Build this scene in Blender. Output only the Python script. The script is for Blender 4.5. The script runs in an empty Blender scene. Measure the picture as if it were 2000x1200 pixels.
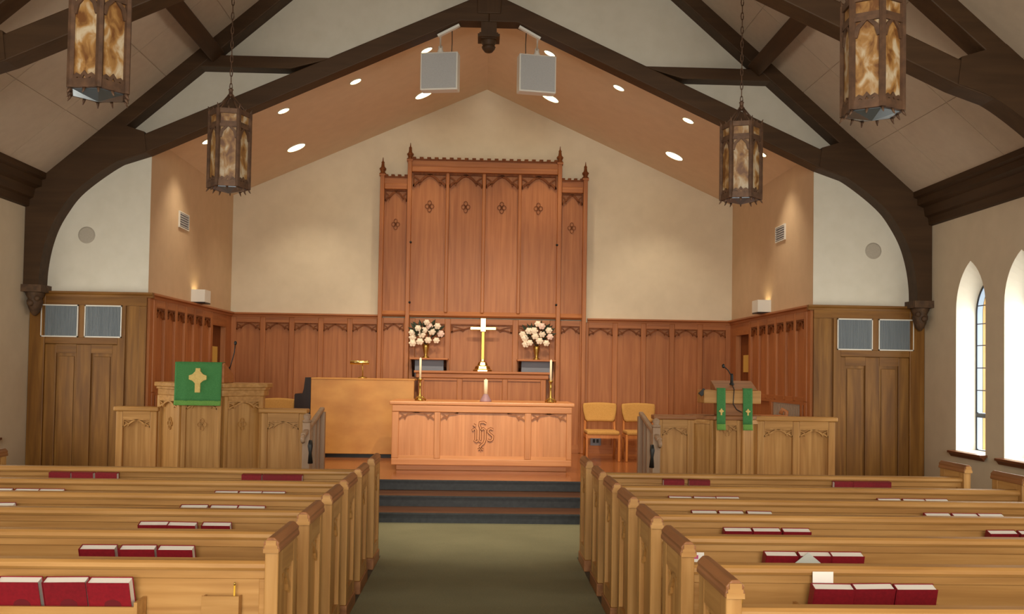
import bpy, math, random
from mathutils import Vector, Matrix
random.seed(7)
S = bpy.context.scene
COL = S.collection
R = math.radians

# ------------------------------------------------------------------ camera
FPX, YAW, PITCH, ROLL, PCY = 1867.7, .0329, .0298, .0158, 669.3
cam = bpy.data.cameras.new('camera'); camo = bpy.data.objects.new('camera', cam); COL.objects.link(camo)
cam.sensor_width = 36; cam.lens = FPX / 2000 * 36; cam.shift_y = (PCY - 600) / 2000; cam.clip_end = 200
_r = Vector((math.cos(YAW), -math.sin(YAW), 0)); _f = Vector((math.sin(YAW), math.cos(YAW), 0)); _u = Vector((0, 0, 1))
_f2 = math.cos(PITCH) * _f + math.sin(PITCH) * _u; _u2 = -math.sin(PITCH) * _f + math.cos(PITCH) * _u
_cx = math.cos(ROLL) * _r + math.sin(ROLL) * _u2; _cy = -math.sin(ROLL) * _r + math.cos(ROLL) * _u2
camo.matrix_world = Matrix(((_cx.x, _cy.x, -_f2.x, -.04), (_cx.y, _cy.y, -_f2.y, 0), (_cx.z, _cy.z, -_f2.z, 1.75), (0, 0, 0, 1)))
S.camera = camo

# ------------------------------------------------------------------ world, exposure, large lights
S.view_settings.view_transform = 'Standard'; S.view_settings.look = 'None'
S.view_settings.gamma = 1; S.view_settings.use_curve_mapping = False
S.view_settings.exposure = 0.60
W = bpy.data.worlds.new('world'); S.world = W; W.use_nodes = True
W.node_tree.nodes['Background'].inputs[0].default_value = (.75, .85, 1, 1)
W.node_tree.nodes['Background'].inputs[1].default_value = 1.0
WINDOW_E = 0.42           # brightness of the daylit stained glass
REAR_W = 720.0            # daylight of an added, unseen window in the rear wall
WIN_W = 12.0              # daylight entering at each side window
CAN_W = 40.0              # each recessed chancel downlight
SPOT_W = 640.0            # unseen spots added to brighten the altar and crossing floor
WARM = (1, .84, .62)
def area(name, loc, rot, sx, sy, power, col=(1, 1, 1)):
    l = bpy.data.lights.new(name, 'AREA'); l.shape = 'RECTANGLE'; l.size = sx; l.size_y = sy; l.energy = power; l.color = col
    o = bpy.data.objects.new(name, l); COL.objects.link(o); o.location = loc; o.rotation_euler = rot; return o
def spot(name, loc, target, power, angle, blend=.6, col=WARM, rad=.08):
    l = bpy.data.lights.new(name, 'SPOT'); l.energy = power; l.spot_size = R(angle); l.spot_blend = blend; l.color = col; l.shadow_soft_size = rad
    o = bpy.data.objects.new(name, l); COL.objects.link(o); o.location = loc
    o.rotation_euler = (Vector(target) - Vector(loc)).to_track_quat('-Z', 'Y').to_euler(); return o
area('added_rear_daylight', (0, -5.75, 3.3), (R(90), 0, 0), 5.0, 4.6, REAR_W, (1, .94, .82))  # area lamp added inside the unseen rear window to light the nave

# ------------------------------------------------------------------ helpers
class MB:
    """collects boxes, prisms, lathes and tubes; build() links them as one mesh"""
    def __init__(s, org=(0, 0, 0), U=(1, 0, 0), N=(0, -1, 0)):
        s.v = []; s.f = []; s.sm = []; s.frame(org, U, N)
    def frame(s, org, U, N):
        s.o = Vector(org); s.U = Vector(U).normalized(); s.N = Vector(N).normalized(); s.V = Vector((0, 0, 1)); return s
    def add(s, vs, fs, smooth=False):
        b = len(s.v); s.v += [tuple(p) for p in vs]; s.f += [tuple(b + i for i in f) for f in fs]; s.sm += [smooth] * len(fs); return s
    def box(s, x0, x1, y0, y1, z0, z1):
        vs = [(x, y, z) for z in (z0, z1) for y in (y0, y1) for x in (x0, x1)]
        return s.add(vs, [(0, 2, 3, 1), (4, 5, 7, 6), (0, 1, 5, 4), (2, 6, 7, 3), (0, 4, 6, 2), (1, 3, 7, 5)])
    def pt(s, u, v, d): return s.o + s.U * u + s.V * v + s.N * d
    def fbox(s, u0, u1, v0, v1, d0, d1):
        vs = [s.pt(u, v, d) for v in (v0, v1) for d in (d0, d1) for u in (u0, u1)]
        return s.add(vs, [(0, 2, 3, 1), (4, 5, 7, 6), (0, 1, 5, 4), (2, 6, 7, 3), (0, 4, 6, 2), (1, 3, 7, 5)])
    def fprism(s, poly, d0, d1):
        n = len(poly); vs = [s.pt(u, v, d0) for u, v in poly] + [s.pt(u, v, d1) for u, v in poly]
        return s.add(vs, [tuple(range(n)), tuple(range(2 * n - 1, n - 1, -1))] + [(i, i + n, (i + 1) % n + n, (i + 1) % n) for i in range(n)])
    def band(s, pts, w, d0, d1):
        """a strip of width w that follows 2-D points in the frame"""
        L = []; Rr = []
        for i, (u, v) in enumerate(pts):
            a = pts[max(i - 1, 0)]; b = pts[min(i + 1, len(pts) - 1)]
            dx, dy = b[0] - a[0], b[1] - a[1]; l = math.hypot(dx, dy) or 1
            ww = w[i] if isinstance(w, (list, tuple)) else w
            L.append((u - dy / l * ww / 2, v + dx / l * ww / 2)); Rr.append((u + dy / l * ww / 2, v - dx / l * ww / 2))
        return s.fprism(L + Rr[::-1], d0, d1) if len(pts) == 2 else s._strip(L, Rr, d0, d1)
    def _strip(s, L, Rr, d0, d1):
        n = len(L); vs = [s.pt(*p, d0) for p in L] + [s.pt(*p, d0) for p in Rr] + [s.pt(*p, d1) for p in L] + [s.pt(*p, d1) for p in Rr]
        fs = []
        for i in range(n - 1):
            fs += [(i, i + 1, n + i + 1, n + i), (2 * n + i, 3 * n + i, 3 * n + i + 1, 2 * n + i + 1), (i, 2 * n + i, 2 * n + i + 1, i + 1), (n + i, n + i + 1, 3 * n + i + 1, 3 * n + i)]
        fs += [(0, n, 3 * n, 2 * n), (n - 1, 3 * n - 1, 4 * n - 1, 2 * n - 1)]
        return s.add(vs, fs)
    def lathe(s, prof, c=(0, 0, 0), seg=16, sx=1, sy=1, smooth=True, rot=0):
        vs = []; n = len(prof)
        for r, z in prof:
            for k in range(seg):
                a = 2 * math.pi * k / seg + rot; vs.append((c[0] + r * sx * math.cos(a), c[1] + r * sy * math.sin(a), c[2] + z))
        fs = [(i * seg + k, i * seg + (k + 1) % seg, (i + 1) * seg + (k + 1) % seg, (i + 1) * seg + k) for i in range(n - 1) for k in range(seg)]
        s.add(vs, fs, smooth)
        b = len(s.v) - len(vs)
        s.f += [tuple(b + k for k in range(seg - 1, -1, -1)), tuple(b + (n - 1) * seg + k for k in range(seg))]; s.sm += [False, False]
        return s
    def tube(s, pts, r, seg=8, smooth=True):
        P = [Vector(p) for p in pts]; n = len(P); vs = []; ref = None
        for i, p in enumerate(P):
            t = (P[min(i + 1, n - 1)] - P[max(i - 1, 0)]).normalized()
            if ref is None: ref = t.orthogonal().normalized()
            a = (ref - t * ref.dot(t)).normalized(); ref = a; b = t.cross(a)
            rr = r[i] if isinstance(r, (list, tuple)) else r
            for k in range(seg):
                th = 2 * math.pi * k / seg; vs.append(p + a * (rr * math.cos(th)) + b * (rr * math.sin(th)))
        fs = [(i * seg + k, i * seg + (k + 1) % seg, (i + 1) * seg + (k + 1) % seg, (i + 1) * seg + k) for i in range(n - 1) for k in range(seg)]
        s.add(vs, fs, smooth); b = len(s.v) - len(vs)
        s.f += [tuple(b + k for k in range(seg - 1, -1, -1)), tuple(b + (n - 1) * seg + k for k in range(seg))]; s.sm += [False, False]
        return s
    def beam(s, p, q, w, h, up=(0, 0, 1)):
        p = Vector(p); q = Vector(q); t = (q - p).normalized(); a = t.cross(Vector(up)).normalized(); b = a.cross(t)
        vs = [c + a * (i * w / 2) + b * (j * h / 2) for c in (p, q) for i, j in ((-1, -1), (1, -1), (1, 1), (-1, 1))]
        return s.add(vs, [(0, 3, 2, 1), (4, 5, 6, 7)] + [(i, (i + 1) % 4, (i + 1) % 4 + 4, i + 4) for i in range(4)])
    def ball(s, c, r, seg=10, rings=6, sz=1):
        return s.lathe([(max(r * math.sin(math.pi * i / rings), .0004), -r * sz * math.cos(math.pi * i / rings)) for i in range(rings + 1)], c, seg)
    def mesh(s, name):
        me = bpy.data.meshes.new(name); me.from_pydata(s.v, [], s.f); me.update()
        me.polygons.foreach_set('use_smooth', s.sm)
        import bmesh
        bm = bmesh.new(); bm.from_mesh(me); bmesh.ops.recalc_face_normals(bm, faces=bm.faces); bm.to_mesh(me); bm.free()
        return me
WL = {}   # world location of every object's origin
def link(o, parent=None, loc=None):
    COL.objects.link(o); base = Vector((0, 0, 0))
    if parent is not None: o.parent = parent; base = WL[parent.name]
    if loc is None: loc = (0, 0, 0)
    WL[o.name] = Vector(loc); o.location = Vector(loc) - base; return o
def P(name, mb, mat, parent=None, loc=None, bevel=0):
    """one part; built in world coordinates unless parent holds a prototype at the origin"""
    me = mb if isinstance(mb, bpy.types.Mesh) else mb.mesh(name)
    if not me.materials: me.materials.append(mat)
    o = bpy.data.objects.new(name, me); link(o, parent, loc)
    if bevel:
        m = o.modifiers.new('bevel', 'BEVEL'); m.width = bevel; m.segments = 2; m.limit_method = 'ANGLE'
    return o
def tag(o, label=None, cat=None, group=None, kind=None):
    if label: o['label'] = label
    if cat: o['category'] = cat
    if group: o['group'] = group
    if kind: o['kind'] = kind
    return o
def thing(name, label, cat, loc=(0, 0, 0), group=None, kind=None):
    o = bpy.data.objects.new(name, None); o.empty_display_size = .1; link(o, None, loc); return tag(o, label, cat, group, kind)
def struct(name, mb, mat, label=None, **k):
    return tag(P(name, mb, mat, **k), label, kind='structure')
def dup(root, loc, rz=0, label=None, group=None):
    def cp(o, par):
        c = o.copy(); COL.objects.link(c); c.parent = par
        for ch in o.children: cp(ch, c)
        return c
    r = cp(root, None); r.location = loc; r.rotation_euler = (0, 0, rz); WL[r.name] = Vector(loc)
    if label: r['label'] = label
    if group: r['group'] = group
    return r

# ------------------------------------------------------------------ materials
def lin(c):
    return tuple(((x / 255) / 12.92 if x / 255 <= .04045 else ((x / 255 + .055) / 1.055) ** 2.4) for x in c) + (1,)
def base_mat(name, rgb, rough=.6, metal=0, spec=.5, emis=None, estr=0):
    m = bpy.data.materials.new(name); m.use_nodes = True; b = m.node_tree.nodes['Principled BSDF']
    b.inputs['Base Color'].default_value = lin(rgb); b.inputs['Roughness'].default_value = rough; b.inputs['Metallic'].default_value = metal
    b.inputs['Specular IOR Level'].default_value = spec
    if emis: b.inputs['Emission Color'].default_value = lin(emis); b.inputs['Emission Strength'].default_value = estr
    return m
def noise_mat(name, stops, scale=(1, 1, 1), nscale=1.0, detail=4, rough=.6, metal=0, bump=0.0, spec=.5, vary=0.0, second=None, dist=0.0):
    """colour from stretched noise in object space: wood grain, plaster, rust, carpet"""
    m = bpy.data.materials.new(name); m.use_nodes = True; nt = m.node_tree; n = nt.nodes; l = nt.links; b = n['Principled BSDF']
    tc = n.new('ShaderNodeTexCoord'); mp = n.new('ShaderNodeMapping'); mp.inputs['Scale'].default_value = scale
    oi = n.new('ShaderNodeObjectInfo'); vm = n.new('ShaderNodeVectorMath'); vm.operation = 'ADD'
    sc = n.new('ShaderNodeVectorMath'); sc.operation = 'SCALE'; cb = n.new('ShaderNodeCombineXYZ')
    for i in range(3): l.new(oi.outputs['Random'], cb.inputs[i])
    l.new(cb.outputs[0], sc.inputs[0]); sc.inputs['Scale'].default_value = 9.0
    l.new(tc.outputs['Object'], vm.inputs[0]); l.new(sc.outputs[0], vm.inputs[1]); l.new(vm.outputs[0], mp.inputs['Vector'])
    nz = n.new('ShaderNodeTexNoise'); nz.inputs['Scale'].default_value = nscale; nz.inputs['Detail'].default_value = detail; nz.inputs['Distortion'].default_value = dist
    l.new(mp.outputs[0], nz.inputs['Vector'])
    cr = n.new('ShaderNodeValToRGB'); e = cr.color_ramp.elements
    for i, (p, c) in enumerate(stops):
        x = e[i] if i < 2 else e.new(p)
        x.position = p; x.color = lin(c)
    l.new(nz.outputs['Fac'], cr.inputs['Fac']); out = cr.outputs['Color']
    if second:
        n2 = n.new('ShaderNodeTexNoise'); n2.inputs['Scale'].default_value = second[0]; n2.inputs['Detail'].default_value = 3
        l.new(vm.outputs[0], n2.inputs['Vector']); mx = n.new('ShaderNodeMix'); mx.data_type = 'RGBA'; mx.blend_type = 'MULTIPLY'
        rr = n.new('ShaderNodeMapRange'); rr.inputs['From Min'].default_value = .3; rr.inputs['From Max'].default_value = .7
        rr.inputs['To Min'].default_value = second[1]; rr.inputs['To Max'].default_value = 1.0
        l.new(n2.outputs['Fac'], rr.inputs['Value']); mx.inputs['Factor'].default_value = 1
        l.new(out, mx.inputs['A']); l.new(rr.outputs[0], mx.inputs['B']); out = mx.outputs['Result']
    if vary:
        hs = n.new('ShaderNodeHueSaturation'); rv = n.new('ShaderNodeMapRange')
        rv.inputs['To Min'].default_value = 1 - vary; rv.inputs['To Max'].default_value = 1 + vary
        l.new(oi.outputs['Random'], rv.inputs['Value']); l.new(rv.outputs[0], hs.inputs['Value']); l.new(out, hs.inputs['Color']); out = hs.outputs['Color']
    l.new(out, b.inputs['Base Color']); b.inputs['Roughness'].default_value = rough; b.inputs['Metallic'].default_value = metal
    b.inputs['Specular IOR Level'].default_value = spec
    if bump:
        bp = n.new('ShaderNodeBump'); bp.inputs['Strength'].default_value = bump; bp.inputs['Distance'].default_value = .01
        l.new(nz.outputs['Fac'], bp.inputs['Height']); l.new(bp.outputs[0], b.inputs['Normal'])
    return m
def wood(name, dark, mid, light, axis='z', rough=.45, vary=.05, fine=22, spec=.35):
    a = {'x': (1.1, fine, fine), 'y': (fine, 1.1, fine), 'z': (fine, fine, 1.1)}[axis]
    return noise_mat(name, [(.28, dark), (.72, light), (.5, mid)], a, 1.0, 5, rough, bump=.05, vary=vary, second=(1.3, .9), dist=.4, spec=spec)
M = {}
# pale quarter-sawn oak of the pews, pulpit and lectern
OAK = ((160, 114, 60), (180, 133, 74), (197, 151, 91))
for ax in 'xyz': M['oak_' + ax] = wood('oak_' + ax, *OAK, axis=ax)
CAP = ((128, 82, 48), (148, 98, 58), (165, 112, 70))
for ax in 'xy': M['oakcap_' + ax] = wood('oak_cap_' + ax, *CAP, axis=ax)
# red-brown oak of the chancel
RED = ((160, 96, 52), (174, 109, 62), (187, 122, 72))
for ax in 'xyz': M['red_' + ax] = wood('chancel_oak_' + ax, *RED, axis=ax, rough=.45, spec=.35)
M['carved'] = wood('dark_oak_carving_shade', (108, 58, 26), (124, 69, 33), (140, 82, 40), axis='z', rough=.55, spec=.2)  # chancel oak darkened to paint shade into the carving; dark vestry doors share it
# golden oak of the side doors
GLD = ((104, 66, 22), (127, 85, 32), (148, 104, 45))
for ax in 'xz': M['gold_' + ax] = wood('golden_oak_' + ax, *GLD, axis=ax, fine=14)
BEAM = ((62, 43, 25), (69, 48, 29), (76, 54, 33))
for ax in 'xyz': M['beam_' + ax] = wood('stained_beam_' + ax, *BEAM, axis=ax, rough=.55, fine=12, spec=.25)
M['altar'] = wood('altar_oak', (192, 126, 76), (205, 138, 86), (214, 150, 98), axis='z', rough=.35)
M['carved_altar'] = wood('altar_carving_shade', (140, 84, 46), (152, 94, 54), (164, 106, 62), axis='z', rough=.5)  # altar oak darkened to paint in the shade of the tracery
M['altar_x'] = wood('altar_oak_x', (192, 126, 76), (205, 138, 86), (214, 150, 98), axis='x', rough=.35)
M['veneer'] = noise_mat('blotchy_veneer', [(.3, (186, 124, 54)), (.7, (212, 154, 76))], (1.2, 1.2, 2.2), 1.6, 5, .45, second=(2.5, .86))
M['plaster_white'] = noise_mat('white_plaster', [(.3, (214, 209, 194)), (.7, (220, 215, 201))], nscale=6, rough=.9, bump=.03)
M['plaster_cream'] = noise_mat('cream_plaster', [(.3, (220, 208, 184)), (.7, (226, 214, 190))], nscale=5, rough=.9, bump=.03)
M['plaster_tan'] = noise_mat('tan_plaster', [(.3, (204, 177, 143)), (.7, (210, 183, 149))], nscale=5, rough=.9, bump=.03)
M['plaster_soffit'] = noise_mat('soffit_plaster', [(.3, (220, 198, 168)), (.7, (226, 204, 174))], nscale=5, rough=.9, bump=.03)
M['plaster_nave'] = noise_mat('nave_plaster', [(.3, (202, 186, 160)), (.7, (208, 192, 166))], nscale=5, rough=.9, bump=.03)
M['ceiling'] = noise_mat('ceiling_board', [(.3, (182, 165, 145)), (.7, (189, 172, 151))], nscale=9, rough=.95, bump=.05, vary=.015)
M['reveal'] = noise_mat('window_reveal_paint', [(.3, (238, 234, 220)), (.7, (243, 239, 226))], nscale=4, rough=.8)
M['carpet'] = noise_mat('olive_carpet', [(.3, (126, 124, 98)), (.7, (143, 140, 112))], nscale=160, detail=2, rough=1, bump=.3, spec=.1, second=(1.6, .86))
M['floor'] = noise_mat('dark_floor', [(.3, (70, 60, 46)), (.7, (86, 74, 56))], nscale=40, rough=.8)
M['platform'] = wood('platform_boards', (140, 82, 44), (160, 98, 54), (176, 112, 64), axis='x', rough=.18)
M['riser'] = noise_mat('charcoal_riser', [(.3, (38, 42, 46)), (.7, (52, 56, 60))], nscale=20, rough=.6)
M['tread'] = wood('tread_wood', (88, 54, 34), (104, 66, 42), (120, 78, 50), axis='x', rough=.3)
M['grille_cloth'] = noise_mat('blue_grey_grille', [(.3, (104, 114, 122)), (.7, (124, 132, 138))], (90, 90, 2), 1, 3, .7)
M['white_metal'] = base_mat('white_metal', (222, 220, 212), .5)
M['grey_cloth'] = noise_mat('speaker_cloth', [(.3, (172, 172, 172)), (.7, (182, 182, 182))], nscale=120, rough=.85)
M['speaker_round'] = noise_mat('round_grille', [(.3, (170, 162, 148)), (.7, (182, 174, 160))], nscale=150, rough=.8)
M['black'] = base_mat('black_plastic', (18, 17, 16), .5)
M['darkwood'] = wood('dark_walnut', (24, 12, 8), (34, 17, 11), (44, 24, 15), axis='z', rough=.4)
M['brass'] = base_mat('polished_brass', (232, 208, 136), .25, 1)
M['plate'] = base_mat('lacquered_brass', (236, 202, 96), .35, .25)
M['brass_dull'] = base_mat('dull_brass', (190, 158, 84), .4, 1)
M['bronze'] = noise_mat('aged_bronze', [(.3, (84, 62, 48)), (.7, (116, 86, 64))], nscale=14, rough=.55, metal=.4)
M['mica'] = noise_mat('amber_mica', [(.36, (112, 70, 32)), (.64, (196, 180, 152)), (.5, (164, 122, 68))], (1, 1, .6), 12, 6, .45, dist=.5)
M['silver'] = base_mat('silver_reflector', (136, 152, 166), .3, .8)
M['candle'] = base_mat('ivory_wax', (238, 222, 190), .5)
M['purple'] = base_mat('mauve_holder', (150, 116, 122), .5)
M['green'] = noise_mat('green_parament', [(.3, (58, 120, 64)), (.7, (70, 134, 76))], nscale=90, rough=.9, bump=.1)
M['fringe'] = noise_mat('green_fringe', [(.3, (92, 142, 62)), (.7, (112, 160, 76))], nscale=120, rough=.9)
M['gold_thread'] = noise_mat('gold_thread', [(.3, (206, 176, 100)), (.7, (222, 194, 120))], nscale=60, rough=.7)
M['upholstery'] = noise_mat('mustard_upholstery', [(.3, (182, 134, 66)), (.7, (196, 148, 80))], nscale=80, rough=.9)
M['chair_wood'] = wood('chair_beech', (184, 112, 52), (200, 126, 62), (212, 140, 74), axis='z', rough=.35)
M['book'] = noise_mat('crimson_cloth', [(.3, (122, 10, 26)), (.7, (138, 16, 32))], nscale=70, rough=.55, vary=.12)
M['book_emblem'] = base_mat('dark_stamp', (104, 12, 24), .7)
M['paper'] = base_mat('white_paper', (240, 236, 228), .8)
M['pink'] = base_mat('pink_print', (196, 84, 130), .8)
M['grey_paper'] = base_mat('grey_paper', (196, 200, 192), .8)
M['pencil'] = base_mat('yellow_pencil', (226, 178, 50), .5)
M['rose'] = noise_mat('cream_rose', [(.3, (236, 216, 188)), (.7, (250, 238, 218))], nscale=40, rough=.7, vary=.06)
M['rose_pink'] = noise_mat('blush_rose', [(.3, (232, 196, 178)), (.7, (246, 220, 206))], nscale=40, rough=.7)
M['leaf'] = noise_mat('dark_leaf', [(.3, (28, 38, 22)), (.7, (46, 58, 34))], nscale=20, rough=.6)
M['slate_panel'] = base_mat('blue_grey_panel', (120, 124, 136), .5)
M['rail_paint'] = noise_mat('grey_limed_oak', [(.3, (146, 118, 94)), (.7, (166, 138, 112))], (18, 18, 1), 1, 4, .5)
M['lamp_on'] = base_mat('lamp_glow', (255, 240, 200), .5, emis=(255, 226, 160), estr=7)
M['corbel'] = noise_mat('carved_corbel', [(.3, (66, 46, 30)), (.7, (96, 70, 46))], nscale=18, rough=.7, bump=.4)
M['lead'] = base_mat('lead_came', (58, 62, 70), .6)
M['glass_blue'] = base_mat('pale_blue_glass', (190, 214, 236), .2, emis=(196, 222, 250), estr=WINDOW_E)
M['glass_amber'] = base_mat('amber_glass', (240, 190, 120), .2, emis=(255, 206, 120), estr=WINDOW_E * .9)
M['glass_clear'] = base_mat('milky_glass', (232, 236, 242), .2, emis=(236, 242, 255), estr=WINDOW_E * 1.1)
M['sill'] = wood('sill_wood', (92, 50, 28), (110, 62, 36), (124, 74, 44), axis='y', rough=.4)

# ------------------------------------------------------------------ setting constants
NW, YA, YB, CW, ZC, ZP = 5.74, 12.31, 16.33, 4.28, 2.67, .37
REAR = -6.0
RZ0, RSL = 8.946, .875          # nave ceiling: z = RZ0 - RSL*|x|
CZ0, CSL = 6.587, .449          # chancel ceiling
zr = lambda x: RZ0 - RSL * abs(x)
zc = lambda x: CZ0 - CSL * abs(x)

struct('floor', MB().box(-NW, NW, REAR, 10.95, -.1, 0).box(-NW, NW, 10.95, YA, -.1, 0), M['floor'], 'dark floor of the nave under the pews')
ca = P('aisle_carpet', MB((0, 0, 0), (1, 0, 0), (0, 1, 0)).add([(x, y, z) for z in (0, .012) for x, y in ((-.935, REAR + .3), (.895, REAR + .3), (.895, 9.0), (4.4, 9.0), (4.4, 10.92), (-4.4, 10.92), (-4.4, 9.0), (-.935, 9.0))], [tuple(range(7, -1, -1)), tuple(range(8, 16))] + [(i, (i + 1) % 8, (i + 1) % 8 + 8, i + 8) for i in range(8)]), M['carpet'])
tag(ca, 'olive green carpet along the aisle and before the steps', 'carpet')

# nave side walls with pointed windows ---------------------------------------------------------
WIN = [11.10, 10.03, 7.55, 6.48, 3.99, 2.92, .43, -.64, -3.13, -4.20]
ZS, ZSP, ZAP, HWID, DEP = .875, 2.58, 3.14, .338, .24
def arch(yc, half, zs, zsp, zap, n=9):
    rise = zap - zsp; rad = (half * half + rise * rise) / (2 * half); pts = [(yc - half, zs)]
    amax = math.asin(min(1, rise / rad))
    for i in range(n + 1):
        a = amax * i / n; pts.append((yc - half + rad - rad * math.cos(a), zsp + rad * math.sin(a)))
    pts[-1] = (yc, zap)
    return pts + [(2 * yc - y, z) for y, z in pts[-2::-1]]
def side_wall(name, sg, label):
    X = sg * NW; mb = MB(); ZT = zr(NW) + .15; rv = MB()
    ys = sorted(WIN); prev = REAR
    def quad(a, b, c, d): mb.add([a, b, c, d], [(0, 1, 2, 3)])
    for yc in ys:
        y0, y1 = yc - HWID, yc + HWID
        quad((X, prev, 0), (X, y0, 0), (X, y0, ZT), (X, prev, ZT)); prev = y1
        quad((X, y0, 0), (X, y1, 0), (X, y1, ZS), (X, y0, ZS))
        A = arch(yc, HWID, ZS, ZSP, ZAP); B = arch(yc, HWID * .84, ZS + .01, ZSP - .06, ZAP - .22)
        for (a, b) in zip(A[1:-1], A[2:-1]): quad((X, a[0], a[1]), (X, b[0], b[1]), (X, b[0], ZT), (X, a[0], ZT))
        n = len(A)
        for i in range(n):
            j = (i + 1) % n
            rv.add([(X, *A[i]), (X, *A[j]), (X + sg * DEP, *B[j]), (X + sg * DEP, *B[i])], [(0, 1, 2, 3)], 1 < i < n - 3)
    quad((X, prev, 0), (X, YA + .3, 0), (X, YA + .3, ZT), (X, prev, ZT))
    w = struct(name, mb, M['plaster_nave'], label)
    P('window_reveal', rv, M['reveal'], w)
side_wall('wall_left', -1, 'tan plaster side wall left of the pews'); side_wall('wall_right', 1, 'tan plaster side wall with pointed windows at right')

def hwz(z):      # half width of the glass outline at height z
    zsp, zap, half = ZSP - .06, ZAP - .22, HWID * .84
    if z <= zsp: return half
    rise = zap - zsp; rad = (half * half + rise * rise) / (2 * half); dz = min(z - zsp, rise)
    return max(0, math.sqrt(max(rad * rad - dz * dz, 0)) - (rad - half))
def make_window(name, loc, label):
    t = thing(name, label, None, (0, 0, 0), kind='structure')
    B = arch(0, HWID * .84, ZS + .01, ZSP - .06, ZAP - .22)
    fr = MB().tube([(0, y, z) for y, z in B] + [(0, *B[0])], .016, 6, False); P('window_frame', fr, M['lead'], t)
    P('window_bar', MB().box(-.015, .015, -.28, .28, 1.29, 1.33), M['lead'], t)
    rows = [(.9, 1.28), (1.34, 1.6), (1.61, 1.87), (1.88, 2.14), (2.15, 2.4), (2.41, 2.62), (2.63, 2.9)]
    ld = MB()
    for k, (a, b) in enumerate(rows):
        zs = [a + (b - a) * i / 4 for i in range(5)]
        inn = lambda z: max(hwz(z) - .14, 0); out = lambda z: max(hwz(z) - .012, 0)
        pl = [(inn(z) - .004, z) for z in zs]; 
        if max(p[0] for p in pl) > .02:
            pc = MB((0, 0, 0), (0, 1, 0), (-1, 0, 0)); poly = [(max(u, .003), z) for u, z in pl]
            pc.fprism([(-u, z) for u, z in poly] + [(u, z) for u, z in poly[::-1]], -.004, .004)
            P('pane', pc, M['glass_amber'], t)
        for sg in (-1, 1):
            pb = MB((0, 0, 0), (0, 1, 0), (-1, 0, 0))
            pb.fprism([(sg * (inn(z) + .004), z) for z in zs] + [(sg * (out(z) + .005), z) for z in zs[::-1]], -.004, .004)
            P('border_pane', pb, M['glass_blue'], t)
        ld.box(-.007, .007, -hwz(b), hwz(b), b - .002, b + .01)
        for sg in (-1, 1): ld.tube([(0, sg * inn(z), z) for z in zs], .006, 4)
    P('lead_came', ld, M['lead'], t)
    sl = MB((0, 0, 0), (1, 0, 0), (0, 1, 0)).fprism([(-.32, .872), (.02, .882), (.02, .85), (-.24, .85), (-.27, .8), (-.3, .84), (-.32, .845)], -.385, .385)
    P('window_sill', sl, M['sill'], t, bevel=.004)
    t.location = loc; return t
w0 = make_window('window_1', (NW + DEP - .01, WIN[0], 0), 'pointed stained glass window in the right wall nearest the door')
nth = ['', 'second', 'third', 'fourth', 'fifth', 'sixth', 'seventh', 'eighth', 'ninth', 'tenth']
for i in range(1, len(WIN)):  # windows past the second are unseen, added as daylight sources
    w = dup(w0, (NW + DEP - .01, WIN[i], 0), 0, 'pointed stained glass window, %s from the door in the right wall' % nth[i]); w.name = 'window_%d' % (i + 1)
for i in range(len(WIN)):  # left wall windows, all unseen and added for their daylight
    w = dup(w0, (-NW - DEP + .01, WIN[i], 0), math.pi, 'added unseen pointed stained glass window, %s from the door in the left wall' % (nth[i] or 'first')); w.name = 'window_%d' % (i + 11)
for yc in WIN:      # daylight entering at each window
    for sg in (-1, 1):
        area('window_daylight', (sg * (NW + DEP - .03), yc, 1.75), (0, sg * R(90), 0), 1.6, .5, WIN_W, (1, .97, .88))

# rear wall, with an unseen window added as a light source
rw = MB(); zt = zr(NW)
rw.box(-NW, -2.5, REAR - .2, REAR, 0, zt).box(2.5, NW, REAR - .2, REAR, 0, zt).box(-2.5, 2.5, REAR - .2, REAR, 0, 1)
MBx = MB((0, REAR, 0), (1, 0, 0), (0, -1, 0)); MBx.fprism([(-NW, zt), (-2.5, zt), (-2.5, 5.6), (2.5, 5.6), (2.5, zt), (NW, zt), (0, RZ0)], 0, .2)
rw.add(MBx.v, MBx.f); struct('wall_rear', rw, M['plaster_nave'], 'rear wall of the nave behind the camera')
wr = thing('window_21', 'added large window in the rear wall, out of view', None, (0, REAR, 1), kind='structure')
for i in range(4):
    P('pane', MB().box(-2.5 + i * 1.25 + .03, -1.25 + i * 1.25 - .03, REAR - .12, REAR - .11, 1.03, 5.57), M['glass_clear'], wr)
P('window_frame', MB().box(-2.5, 2.5, REAR - .15, REAR - .08, 1, 1.05).box(-2.5, 2.5, REAR - .15, REAR - .08, 5.55, 5.6), M['lead'], wr)

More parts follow.
